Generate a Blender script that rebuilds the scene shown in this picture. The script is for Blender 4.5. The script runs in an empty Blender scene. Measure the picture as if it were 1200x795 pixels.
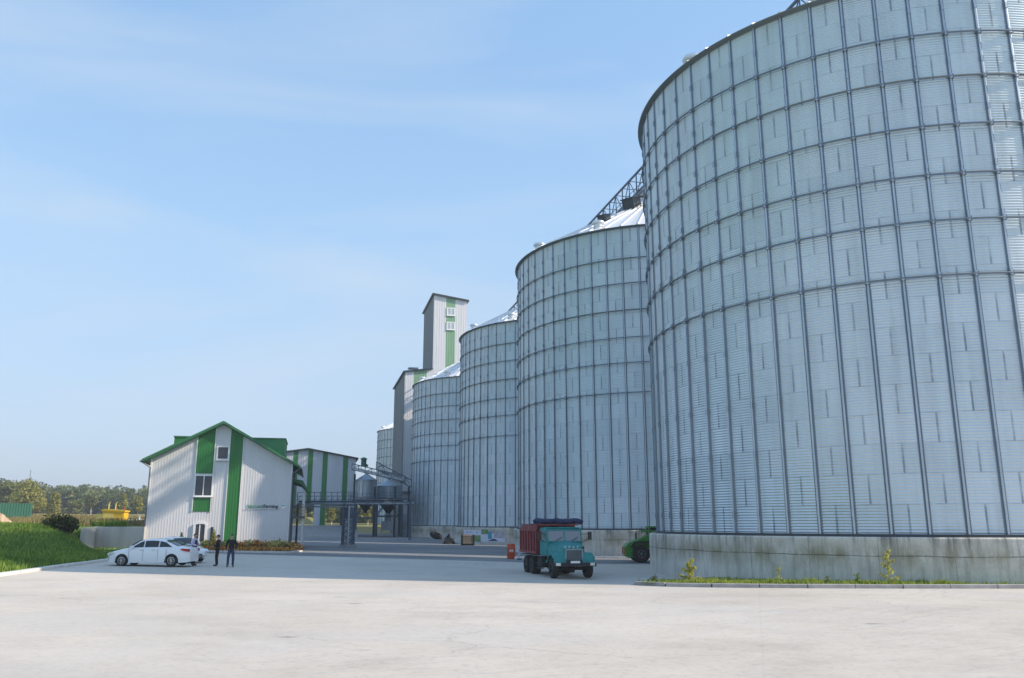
import bpy, bmesh, math, random
import numpy as np
from mathutils import Vector, Matrix
random.seed(7); np.random.seed(7)
R_ = math.radians
scene = bpy.context.scene
C = scene.collection

# ------------------------------------------------------------------ camera
cam = bpy.data.cameras.new('camera'); camo = bpy.data.objects.new('camera', cam); C.objects.link(camo)
PITCH = 12.5315
camo.location = (0, 0, 0); camo.rotation_euler = (R_(90 + PITCH), 0, 0)
cam.sensor_width = 36; cam.lens = 36 * 968.0 / 1200; cam.clip_start = .1; cam.clip_end = 6000
scene.camera = camo

# ------------------------------------------------------------------ light
SUN_EL, SUN_AZ = 34.0, 7.4          # AZ: degrees behind the +X axis (towards the camera side)
hx, hy = math.cos(R_(SUN_AZ)), -math.sin(R_(SUN_AZ))
sd = Vector((hx * math.cos(R_(SUN_EL)), hy * math.cos(R_(SUN_EL)), math.sin(R_(SUN_EL))))
sun = bpy.data.lights.new('sun', 'SUN'); sun.energy = 3.8; sun.angle = R_(.53); sun.color = (1.0, .86, .70)
suno = bpy.data.objects.new('sun', sun); C.objects.link(suno)
suno.rotation_euler = (-sd).to_track_quat('-Z', 'Y').to_euler(); suno.location = sd * 100
world = bpy.data.worlds.new('World'); scene.world = world; world.use_nodes = True
wt = world.node_tree; wn = wt.nodes; wl = wt.links
for n in list(wn): wn.remove(n)
wo = wn.new('ShaderNodeOutputWorld'); bg = wn.new('ShaderNodeBackground'); sky = wn.new('ShaderNodeTexSky')
sky.sky_type = 'NISHITA'; sky.sun_disc = False; sky.sun_elevation = R_(SUN_EL)
sky.sun_rotation = math.atan2(sd.x, sd.y); sky.altitude = 100; sky.air_density = 1.0; sky.dust_density = 1.2; sky.ozone_density = 1.3
bg.inputs['Strength'].default_value = .15
# thin cirrus over the sky
tc = wn.new('ShaderNodeTexCoord'); mp = wn.new('ShaderNodeMapping'); mp.inputs['Scale'].default_value = (1.0, 1.0, 5.0)
mp.inputs['Rotation'].default_value = (0.0, R_(14), R_(20)); mp.inputs['Location'].default_value = (0, 0, -.55)
nz = wn.new('ShaderNodeTexNoise'); nz.inputs['Scale'].default_value = 1.6; nz.inputs['Detail'].default_value = 8; nz.inputs['Roughness'].default_value = .5; nz.inputs['Distortion'].default_value = .5
cr = wn.new('ShaderNodeValToRGB'); cr.color_ramp.elements[0].position = .45; cr.color_ramp.elements[1].position = .75
cr.color_ramp.elements[0].color = (0, 0, 0, 1); cr.color_ramp.elements[1].color = (.5, .5, .5, 1)
mx = wn.new('ShaderNodeMix'); mx.data_type = 'RGBA'
wl.new(tc.outputs['Generated'], mp.inputs['Vector']); wl.new(mp.outputs[0], nz.inputs['Vector']); wl.new(nz.outputs[0], cr.inputs[0])
sp = wn.new('ShaderNodeSeparateXYZ'); wl.new(tc.outputs['Generated'], sp.inputs[0])
def wramp(stops):
    n = wn.new('ShaderNodeValToRGB'); wl.new(sp.outputs[2], n.inputs[0]); e = n.color_ramp.elements; e[0].position = stops[0][0]; e[0].color = (*stops[0][1], 1)
    e[1].position = stops[1][0]; e[1].color = (*stops[1][1], 1)
    for p, c in stops[2:]: q = e.new(p); q.color = (*c, 1)
    return n.outputs[0]
veilc = wramp([(0.0, (.245, .30, .375)), (.12, (.235, .31, .405)), (.32, (.195, .315, .455)), (.7, (.15, .29, .485))])   # hazy air: paler towards the horizon
sc10 = wn.new('ShaderNodeVectorMath'); sc10.operation = 'SCALE'; sc10.inputs['Scale'].default_value = 10; wl.new(veilc, sc10.inputs[0])
vf = wramp([(0.0, (.86, .86, .86)), (.15, (.76, .76, .76)), (.5, (.56, .56, .56))])
mv = wn.new('ShaderNodeMix'); mv.data_type = 'RGBA'; wl.new(vf, mv.inputs['Factor']); wl.new(sky.outputs[0], mv.inputs['A']); wl.new(sc10.outputs[0], mv.inputs['B'])
wl.new(cr.outputs[0], mx.inputs['Factor']); wl.new(mv.outputs['Result'], mx.inputs['A']); mx.inputs['B'].default_value = (3.1, 3.5, 3.95, 1)
wl.new(mx.outputs['Result'], bg.inputs['Color']); wl.new(bg.outputs[0], wo.inputs['Surface'])
scene.view_settings.view_transform = 'Standard'; scene.view_settings.look = 'None'
scene.view_settings.gamma = 1; scene.view_settings.use_curve_mapping = False
scene.view_settings.exposure = 0.6

# ------------------------------------------------------------------ materials
def mat(name, col, rough=.6, metal=0.0, spec=None, coat=0, trans=0):
    m = bpy.data.materials.new(name); m.use_nodes = True
    b = m.node_tree.nodes['Principled BSDF']
    b.inputs['Base Color'].default_value = (*col, 1); b.inputs['Roughness'].default_value = rough; b.inputs['Metallic'].default_value = metal
    if spec is not None: b.inputs['Specular IOR Level'].default_value = spec
    if coat: b.inputs['Coat Weight'].default_value = coat; b.inputs['Coat Roughness'].default_value = .06
    if trans: b.inputs['Transmission Weight'].default_value = trans
    return m
class NT:
    def __init__(s, m): s.t = m.node_tree; s.n = s.t.nodes; s.l = s.t.links; s.b = s.n['Principled BSDF']
    def link(s, a, b): s.l.new(a, b)
    def val(s, sock, v):
        if isinstance(v, (int, float)): sock.default_value = v
        elif isinstance(v, tuple): sock.default_value = v
        else: s.l.new(v, sock)
    def math(s, op, a, b=0, c=0, clamp=False):
        n = s.n.new('ShaderNodeMath'); n.operation = op; n.use_clamp = clamp
        s.val(n.inputs[0], a); s.val(n.inputs[1], b); s.val(n.inputs[2], c); return n.outputs[0]
    def coord(s, k='Object'):
        return s.n.new('ShaderNodeTexCoord').outputs[k]
    def pos(s): return s.n.new('ShaderNodeNewGeometry').outputs['Position']
    def mapping(s, v, scale=(1, 1, 1), rot=(0, 0, 0), loc=(0, 0, 0)):
        n = s.n.new('ShaderNodeMapping'); s.l.new(v, n.inputs[0]); n.inputs['Scale'].default_value = scale
        n.inputs['Rotation'].default_value = rot; n.inputs['Location'].default_value = loc; return n.outputs[0]
    def noise(s, v, scale, detail=4, rough=.55, dist=0):
        n = s.n.new('ShaderNodeTexNoise'); s.l.new(v, n.inputs['Vector']); n.inputs['Scale'].default_value = scale
        n.inputs['Detail'].default_value = detail; n.inputs['Roughness'].default_value = rough; n.inputs['Distortion'].default_value = dist
        return n.outputs[0]
    def ramp(s, f, stops):
        n = s.n.new('ShaderNodeValToRGB'); s.val(n.inputs[0], f); e = n.color_ramp.elements
        while len(e) > 1: e.remove(e[0])
        e[0].position = stops[0][0]; e[0].color = (*stops[0][1], 1) if isinstance(stops[0][1], tuple) else (stops[0][1],) * 3 + (1,)
        for p, c in stops[1:]:
            q = e.new(p); q.color = (*c, 1) if isinstance(c, tuple) else (c, c, c, 1)
        return n.outputs[0]
    def mix(s, f, a, b, mode='MIX'):
        n = s.n.new('ShaderNodeMix'); n.data_type = 'RGBA'; n.blend_type = mode
        s.val(n.inputs['Factor'], f)
        for k, v in (('A', a), ('B', b)):
            if isinstance(v, tuple): n.inputs[k].default_value = (*v, 1)
            else: s.l.new(v, n.inputs[k])
        return n.outputs['Result']
    def bump(s, h, strength=.3, dist=.02):
        n = s.n.new('ShaderNodeBump'); n.inputs['Strength'].default_value = strength; n.inputs['Distance'].default_value = dist
        s.l.new(h, n.inputs['Height']); s.l.new(n.outputs[0], s.b.inputs['Normal'])
def varied(name, col, rough=.6, metal=0.0, amt=.15, scale=1.5, coat=0, streak=False):
    """a paint or metal with dirt and fading of its own"""
    m = mat(name, col, rough, metal, coat=coat); k = NT(m)
    v = k.coord('Object')
    if streak: v = k.mapping(v, (1, 1, .12))
    n = k.noise(v, scale, 6, .6)
    d = tuple(c * (1 - amt) for c in col); l = tuple(min(1, c * (1 + amt)) for c in col)
    k.link(k.ramp(n, [(.3, d), (.7, l)]), k.b.inputs['Base Color'])
    k.link(k.ramp(n, [(.3, min(1, rough * 1.15)), (.7, rough * .85)]), k.b.inputs['Roughness'])
    return m

TH0 = -3.08898; RS = 13.374; ROWS = 20; ZB = 2.14; ZT = 26.83; ROWH = (ZT - ZB) / ROWS; NB = 60; DTH = 2 * math.pi / NB
def steel_mat(name, jitter=.14):
    m = mat(name, (.6, .64, .67), .42, .75); k = NT(m)
    sx = k.n.new('ShaderNodeSeparateXYZ'); k.link(k.coord('Object'), sx.inputs[0])
    a = k.math('DIVIDE', k.math('ARCTAN2', sx.outputs[1], sx.outputs[0]), DTH)
    a = k.math('ADD', a, 200.0 - TH0 / DTH)
    r = k.math('DIVIDE', k.math('SUBTRACT', sx.outputs[2], ZB), ROWH)
    row = k.math('FLOOR', r); par = k.math('MODULO', row, 2.0)
    # vertical lap seams at bay centres, staggered by row; the sheets run over two bays
    sh = k.math('DIVIDE', k.math('SUBTRACT', k.math('SUBTRACT', a, .5), par), 2.0)
    sid = k.math('FLOOR', sh); fr = k.math('SUBTRACT', sh, sid)
    dx = k.math('MULTIPLY', k.math('MINIMUM', fr, k.math('SUBTRACT', 1.0, fr)), 2 * DTH * RS)
    vfr = k.math('SUBTRACT', r, row); ends = k.ramp(vfr, [(0, 0.6), (.06, 1.0), (.8, 1.0), (.97, .6)])
    vs = k.math('MULTIPLY', k.math('LESS_THAN', dx, .042), ends)
    vs2 = k.math('LESS_THAN', k.math('MULTIPLY', fr, 2 * DTH * RS), .15)       # lapped strip beside the seam
    fz = k.math('SUBTRACT', r, row); dz = k.math('MULTIPLY', k.math('MINIMUM', fz, k.math('SUBTRACT', 1.0, fz)), ROWH)
    hs = k.math('LESS_THAN', dz, .016)
    cx = k.n.new('ShaderNodeCombineXYZ'); k.link(sid, cx.inputs[0]); k.link(row, cx.inputs[1])
    wn_ = k.n.new('ShaderNodeTexWhiteNoise'); wn_.noise_dimensions = '3D'; k.link(cx.outputs[0], wn_.inputs['Vector'])
    cr2 = k.n.new('ShaderNodeCombineXYZ'); k.link(row, cr2.inputs[0])
    oi = k.n.new('ShaderNodeObjectInfo'); k.link(k.math('MULTIPLY', oi.outputs['Random'], 50.0), cr2.inputs[1]); k.link(k.math('MULTIPLY', oi.outputs['Random'], 50.0), cx.inputs[2])
    wn2 = k.n.new('ShaderNodeTexWhiteNoise'); wn2.noise_dimensions = '3D'; k.link(cr2.outputs[0], wn2.inputs['Vector'])
    tint = k.math('ADD', k.math('MULTIPLY', wn_.outputs[0], .7), k.math('MULTIPLY', wn2.outputs[0], .3))
    base = k.ramp(tint, [(0, (.575, .655, .70)), (.5, (.61, .69, .735)), (1, (.65, .72, .765))])
    # weathering: faint run marks and blotches
    st = k.noise(k.mapping(k.coord('Object'), (1.6, 1.6, .12)), 1.2, 6, .6)
    base = k.mix(.55, base, k.ramp(st, [(.3, .78), (.55, 1.0), (.75, 1.0)]), 'MULTIPLY')
    bl = k.noise(k.coord('Object'), .35, 4, .6)
    base = k.mix(.5, base, k.ramp(bl, [(.3, .84), (.7, 1.0)]), 'MULTIPLY')
    # seam colour fades in and out so no two look alike
    sn = k.noise(k.coord('Object'), .8, 5, .7)
    w = k.ramp(sn, [(.34, .22), (.6, .85)])
    base = k.mix(k.math('MULTIPLY', k.math('MULTIPLY', vs, w), .95), base, (.15, .20, .24))
    base = k.mix(k.math('MULTIPLY', vs2, .07), base, (.30, .34, .37))
    near = k.math('LESS_THAN', dx, .42)
    hs = k.math('MULTIPLY', hs, k.math('ADD', .55, k.math('MULTIPLY', near, .6)))
    base = k.mix(k.math('MULTIPLY', k.math('MULTIPLY', hs, w), .75), base, (.18, .22, .26))
    k.link(base, k.b.inputs['Base Color'])
    k.link(k.ramp(tint, [(0, .46), (1, .40)]), k.b.inputs['Roughness'])
    # dents
    dn = k.noise(k.coord('Object'), 1.1, 3); k.bump(dn, .25, .05)
    return m
M = {}
M['steel'] = steel_mat('galvanised_sheet')
M['stiff'] = varied('galvanised_post', (.30, .36, .42), .42, .7, .2, 2, streak=True)
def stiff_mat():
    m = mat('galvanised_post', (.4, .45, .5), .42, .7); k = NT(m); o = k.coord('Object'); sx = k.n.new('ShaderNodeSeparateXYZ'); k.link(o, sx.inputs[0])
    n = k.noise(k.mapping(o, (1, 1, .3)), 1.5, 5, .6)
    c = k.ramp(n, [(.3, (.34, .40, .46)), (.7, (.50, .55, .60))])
    side = k.math('GREATER_THAN', k.math('ABSOLUTE', sx.outputs[1]), .040)  # post sides coloured dark to stand in for shade and dark reflections
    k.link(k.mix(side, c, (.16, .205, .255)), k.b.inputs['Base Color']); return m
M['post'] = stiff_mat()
M['ring'] = mat('ring_steel', (.17, .2, .23), .5, .6)
M['dark'] = mat('dark_steel', (.05, .06, .07), .5, .4)
M['truss'] = mat('truss_steel', (.10, .13, .17), .5, .5)
M['galv'] = varied('galvanised', (.42, .46, .5), .45, .6, .2, 1.5, streak=True)
M['roofm'] = varied('roof_metal', (.78, .79, .8), .45, .25, .08, 2)
def concrete_wall():
    m = mat('silo_concrete', (.4, .4, .38), .85); k = NT(m)
    o = k.coord('Object'); sx = k.n.new('ShaderNodeSeparateXYZ'); k.link(o, sx.inputs[0])
    ar = k.math('MULTIPLY', k.math('ARCTAN2', sx.outputs[1], sx.outputs[0]), RS + .5)
    cx = k.n.new('ShaderNodeCombineXYZ'); k.link(ar, cx.inputs[0]); k.link(sx.outputs[2], cx.inputs[1]); uv = cx.outputs[0]
    base = k.ramp(k.noise(uv, .9, 8, .62), [(.25, (.44, .415, .37)), (.5, (.62, .585, .52)), (.75, (.73, .695, .625))])
    # drip stains from the rim
    dr = k.noise(k.mapping(uv, (3.2, .28, 1)), 1.0, 6, .65)
    hgt = k.ramp(k.math('DIVIDE', sx.outputs[2], ZB), [(.1, .35), (.6, .55), (1, 1.0)])
    base = k.mix(k.math('MULTIPLY', k.ramp(dr, [(.46, 0.0), (.66, .9)]), hgt), base, (.10, .10, .09))
    wd = k.noise(k.mapping(uv, (.9, .35, 1), loc=(4, 2, 0)), 1.0, 5, .6)
    base = k.mix(k.ramp(wd, [(.52, 0.0), (.75, .5)]), base, (.62, .61, .57))
    # algae band around the pour joint
    al = k.noise(k.mapping(uv, (1.4, .5, 1), loc=(9, 0, 0)), .8, 5, .7)
    bd = k.ramp(k.math('ABSOLUTE', k.math('SUBTRACT', sx.outputs[2], 1.35)), [(0, 1.0), (.65, 0.0)])
    base = k.mix(k.math('MULTIPLY', k.ramp(al, [(.40, 0.0), (.60, .8)]), bd), base, (.235, .20, .10))
    # joints: one horizontal pour line, formwork joints
    wob = k.math('MULTIPLY', k.math('SUBTRACT', k.noise(uv, .5, 2), .5), .12)
    jh = k.math('LESS_THAN', k.math('ABSOLUTE', k.math('SUBTRACT', k.math('ADD', sx.outputs[2], wob), 1.33)), .022)
    fv = k.math('FRACT', k.math('DIVIDE', ar, 2.75)); jv = k.math('LESS_THAN', k.math('ABSOLUTE', k.math('SUBTRACT', fv, .5)), .006)
    jn = k.ramp(k.noise(uv, .8, 3), [(.35, .15), (.6, .9)])
    base = k.mix(k.math('MULTIPLY', k.math('MAXIMUM', jh, k.math('MULTIPLY', jv, .6)), jn), base, (.08, .08, .07))
    sp = k.noise(uv, 9, 4, .7); base = k.mix(.5, base, k.ramp(sp, [(.3, .75), (.7, 1.0)]), 'MULTIPLY')
    k.link(base, k.b.inputs['Base Color']); k.bump(sp, .4, .02)
    return m
M['conc'] = concrete_wall()
def yard_mat():
    m = mat('yard_concrete', (.5, .48, .45), .9); k = NT(m); p = k.pos()
    sx = k.n.new('ShaderNodeSeparateXYZ'); k.link(p, sx.inputs[0])
    n1 = k.noise(p, .07, 7, .62, .4)
    base = k.ramp(n1, [(.25, (.47, .425, .365)), (.5, (.555, .51, .45)), (.75, (.64, .59, .525))])
    n2 = k.noise(k.mapping(p, (.35, 1.5, 1), (0, 0, R_(8))), .4, 8, .65, .6)
    base = k.mix(.38, base, k.ramp(n2, [(.28, .66), (.5, .93), (.68, 1.0)]), 'MULTIPLY')
    n4 = k.noise(k.mapping(p, (1, 1, 1), loc=(5, 3, 0)), .55, 9, .72, .3)
    base = k.mix(.7, base, k.ramp(n4, [(.33, .80), (.5, .97), (.66, 1.04)]), 'MULTIPLY')
    nb_ = k.noise(k.mapping(p, (1, 1, 1), loc=(31, 7, 0)), .16, 6, .6, .5)   # bluish-grey worn patches
    base = k.mix(k.ramp(nb_, [(.48, 0.0), (.7, .55)]), base, (.50, .49, .48))
    # wheel scuffs in wide arcs
    sc = k.n.new('ShaderNodeTexWave'); sc.wave_type = 'RINGS'; sc.rings_direction = 'Z'; sc.wave_profile = 'SIN'
    k.link(k.mapping(p, (1, 1, 1), loc=(14, -52, 0)), sc.inputs['Vector'])
    sc.inputs['Scale'].default_value = .55; sc.inputs['Distortion'].default_value = 9; sc.inputs['Detail'].default_value = 4; sc.inputs['Detail Scale'].default_value = .35
    sm = k.math('MULTIPLY', k.ramp(sc.outputs['Fac'], [(.82, 0.0), (.97, 1.0)]), k.ramp(k.noise(p, .13, 4, .6), [(.46, 0.0), (.66, .22)]))
    base = k.mix(sm, base, (.33, .32, .31))
    n3 = k.noise(p, 7, 6, .75)
    base = k.mix(.75, base, k.ramp(n3, [(.3, .66), (.48, .98), (1, 1.0)]), 'MULTIPLY')
    # small oil spots and chips
    vo = k.n.new('ShaderNodeTexVoronoi'); k.link(k.mapping(p, (.45, 1.2, 1)), vo.inputs['Vector']); vo.inputs['Scale'].default_value = .55
    sp = k.math('MULTIPLY', k.ramp(k.math('ADD', vo.outputs['Distance'], k.math('MULTIPLY', n3, .09)), [(.075, 1.0), (.12, 0.0)]), k.ramp(k.noise(p, .3, 2), [(.42, 0.0), (.5, .8)]))
    base = k.mix(sp, base, (.17, .16, .16))
    # sand-coloured dust towards the left of the yard
    base = k.mix(k.ramp(k.math('DIVIDE', k.math('ADD', sx.outputs[0], 40), 60.0), [(.3, .30), (.62, 0.0)]), base, (.66, .59, .47))
    # joints of the slabs and a few cracks
    br = k.n.new('ShaderNodeTexBrick'); k.link(k.mapping(p, (1, 1, 1), (0, 0, R_(16))), br.inputs['Vector']); br.offset = 0
    br.inputs['Scale'].default_value = 1; br.inputs['Brick Width'].default_value = 12; br.inputs['Row Height'].default_value = 9; br.inputs['Mortar Size'].default_value = .022
    br.inputs['Mortar Smooth'].default_value = 0
    base = k.mix(k.math('MULTIPLY', br.outputs['Fac'], .07), base, (.2, .19, .18))
    ce = k.n.new('ShaderNodeTexVoronoi'); ce.feature = 'DISTANCE_TO_EDGE'; ce.inputs['Scale'].default_value = .16
    wv = k.mix(.06, p, k.n.new('ShaderNodeTexNoise').outputs['Color'], 'ADD') if 0 else p
    nd = k.n.new('ShaderNodeTexNoise'); nd.inputs['Scale'].default_value = .9; nd.inputs['Detail'].default_value = 5; k.link(p, nd.inputs['Vector'])
    vm = k.n.new('ShaderNodeVectorMath'); vm.operation = 'SCALE'; vm.inputs['Scale'].default_value = 1.6; k.link(nd.outputs['Color'], vm.inputs[0])
    va = k.n.new('ShaderNodeVectorMath'); k.link(p, va.inputs[0]); k.link(vm.outputs[0], va.inputs[1]); k.link(va.outputs[0], ce.inputs['Vector'])
    ck = k.math('MULTIPLY', k.ramp(ce.outputs['Distance'], [(0, 1.0), (.0045, 0.0)]), k.ramp(k.noise(p, .1, 3), [(.5, 0.0), (.6, .55)]))
    base = k.mix(ck, base, (.16, .15, .14))
    # the older, darker pavement beyond the drain channel
    far = k.ramp(k.math('DIVIDE', k.math('SUBTRACT', k.math('ADD', sx.outputs[1], k.math('MULTIPLY', sx.outputs[0], .15)), 40.0), 60.0), [(.272, 0.0), (.285, 1.0)])
    fd = k.ramp(k.noise(k.mapping(p, (.5, 1.3, 1)), .22, 6, .6, .5), [(.3, (.13, .135, .145)), (.7, (.25, .25, .255))])
    base = k.mix(far, base, fd)
    k.link(base, k.b.inputs['Base Color'])
    k.link(k.ramp(n2, [(.3, .75), (.7, .95)]), k.b.inputs['Roughness'])
    k.bump(n3, .35, .01)
    return m
M['yard'] = yard_mat()
def grass_mat(name='grass_ground'):
    m = mat(name, (.08, .14, .03), .95, spec=.2); k = NT(m); p = k.pos(); sx = k.n.new('ShaderNodeSeparateXYZ'); k.link(p, sx.inputs[0])
    a = k.noise(p, .35, 7, .65)
    g = k.ramp(a, [(.25, (.08, .16, .025)), (.5, (.14, .24, .038)), (.75, (.23, .30, .06))])
    # dry tawny field further out
    f = k.noise(k.mapping(p, (.3, 1, 1)), .09, 6, .6)
    d = k.ramp(f, [(.3, (.16, .18, .05)), (.5, (.26, .235, .09)), (.7, (.36, .28, .14))])
    far = k.ramp(k.math('ADD', k.math('DIVIDE', k.math('SUBTRACT', sx.outputs[1], 58), 60.0), k.math('MULTIPLY', k.noise(p, .15, 4), .35)), [(.18, 0.0), (.45, 1.0)])
    b = k.mix(far, g, d)
    n3 = k.noise(p, 5, 5, .75)
    b = k.mix(.75, b, k.ramp(n3, [(.3, .5), (.55, 1.0)]), 'MULTIPLY')
    k.link(b, k.b.inputs['Base Color']); k.bump(n3, .8, .12)
    return m
M['grass'] = grass_mat()
def leaf_mat(name, c0, c1, c2, trans=True):
    m = mat(name, c1, .7, spec=.25); k = NT(m)
    rnd = k.n.new('ShaderNodeNewGeometry').outputs['Random Per Island']
    n = k.noise(k.pos(), .35, 3, .6)
    f = k.math('ADD', k.math('MULTIPLY', rnd, .5), k.math('MULTIPLY', n, .55))
    c = k.ramp(f, [(.2, c0), (.5, c1), (.85, c2)])
    k.link(c, k.b.inputs['Base Color'])
    if trans:
        tr = k.n.new('ShaderNodeBsdfTranslucent'); k.link(c, tr.inputs[0])
        ms = k.n.new('ShaderNodeMixShader'); ms.inputs[0].default_value = .35
        out = [x for x in k.n if x.type == 'OUTPUT_MATERIAL'][0]
        k.link(k.b.outputs[0], ms.inputs[1]); k.link(tr.outputs[0], ms.inputs[2]); k.link(ms.outputs[0], out.inputs[0])
    return m
M['blade'] = leaf_mat('grass_blades', (.12, .19, .03), (.27, .35, .05), (.48, .48, .10))
M['bladed'] = leaf_mat('bank_grass', (.055, .13, .02), (.15, .26, .04), (.34, .39, .08))
M['leafy'] = leaf_mat('weed_leaf', (.28, .30, .05), (.48, .46, .10), (.62, .56, .18))
M['leafk'] = leaf_mat('leaf_bush', (.018, .03, .012), (.04, .06, .02), (.07, .09, .03))
M['leafa'] = leaf_mat('leaf_dark', (.065, .095, .045), (.125, .16, .07), (.20, .235, .10))
M['leafb'] = leaf_mat('leaf_mid', (.12, .155, .06), (.20, .225, .085), (.30, .31, .12))
M['leafc'] = leaf_mat('leaf_yellow', (.18, .19, .05), (.31, .31, .085), (.43, .41, .14))
M['leafd'] = leaf_mat('leaf_autumn', (.10, .05, .02), (.19, .10, .03), (.16, .17, .05))
M['bark'] = varied('bark', (.16, .13, .10), .9, 0, .35, 3)
M['birch'] = varied('pale_bark', (.45, .42, .37), .9, 0, .3, 3)
M['clad'] = varied('white_cladding', (.66, .655, .67), .5, 0, .05, .5, streak=True)
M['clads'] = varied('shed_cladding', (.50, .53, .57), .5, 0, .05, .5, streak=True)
M['cladg'] = varied('green_cladding', (.024, .175, .036), .45, 0, .12, .6, streak=True)
M['cladp'] = varied('pale_green_cladding', (.20, .36, .21), .5, 0, .1, .6, streak=True)
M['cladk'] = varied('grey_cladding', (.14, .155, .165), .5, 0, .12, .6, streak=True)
M['roofg'] = varied('green_roof', (.03, .22, .08), .4, .1, .12, .8)
M['trimg'] = mat('green_trim', (.04, .17, .07), .5)
M['trimd'] = mat('dark_trim', (.02, .035, .04), .5)
M['gutter'] = mat('grey_gutter', (.14, .15, .16), .5)
M['white'] = varied('white_frame', (.8, .8, .79), .45, 0, .04, 2)
M['glass'] = mat('window_glass', (.05, .055, .07), .06)
M['glassb'] = mat('tinted_glass', (.02, .03, .035), .1)
M['brown'] = mat('brown_door', (.05, .035, .025), .5)
M['paint'] = mat('white_paint', (.8, .81, .82), .25, 0, coat=.8)
M['tyre'] = varied('rubber', (.014, .014, .015), .85, 0, .25, 6)
M['rim'] = mat('alloy', (.55, .56, .58), .3, .8)
M['blackp'] = mat('black_plastic', (.015, .015, .016), .5)
M['red_l'] = mat('red_lamp', (.45, .015, .015), .15, coat=.5)
M['lamp'] = mat('clear_lamp', (.75, .76, .78), .1, .3, coat=.5)
M['plate'] = mat('number_plate', (.75, .76, .74), .5)
M['teal'] = varied('teal_paint', (.002, .21, .215), .5, 0, .2, 1.3)
M['dred'] = varied('red_truck_paint', (.20, .032, .035), .6, 0, .3, 1.8, streak=True)
M['tarp'] = varied('blue_tarp', (.014, .028, .085), .7, 0, .3, 3)
M['chas'] = varied('chassis', (.03, .032, .036), .7, .2, .3, 2)
M['dglass'] = mat('truck_windscreen', (.16, .18, .2), .08, 0, .9)
M['lgreen'] = varied('loader_green', (.03, .22, .015), .45, 0, .15, 2, coat=.2)
M['yellow'] = varied('yellow_paint', (.72, .44, .02), .5, 0, .1, 1.5)
M['yellowl'] = varied('pale_yellow_paint', (.72, .58, .18), .5, 0, .08, 1.5)
M['fenceg'] = varied('green_fence', (.012, .105, .07), .5, 0, .15, .7)
M['rwall'] = varied('retaining_concrete', (.48, .46, .43), .85, 0, .18, 1.2, streak=True)
M['kerb'] = varied('kerb_concrete', (.33, .32, .315), .85, 0, .22, 2.2)
M['kerbp'] = varied('pale_kerb', (.60, .58, .55), .85, 0, .15, 2)
M['sand'] = varied('sand', (.45, .33, .22), .95, 0, .2, 2)
M['rubble'] = varied('black_rubble', (.006, .0065, .008), .9, 0, .4, 4)
M['wood'] = varied('crate_wood', (.28, .22, .17), .85, 0, .25, 3)
M['orange'] = varied('orange_bin', (.5, .07, .02), .55, 0, .15, 3)
M['skin'] = mat('skin', (.45, .27, .2), .6)
M['hair'] = mat('hair', (.025, .02, .018), .8)
M['navy'] = mat('navy_cloth', (.018, .022, .045), .9)
M['black'] = mat('black_cloth', (.012, .012, .014), .9)
M['lilac'] = mat('lilac_shirt', (.50, .48, .62), .85)
M['jeans'] = mat('blue_jeans', (.03, .05, .10), .9)
M['shoe'] = mat('shoe', (.012, .012, .012), .6)

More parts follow.
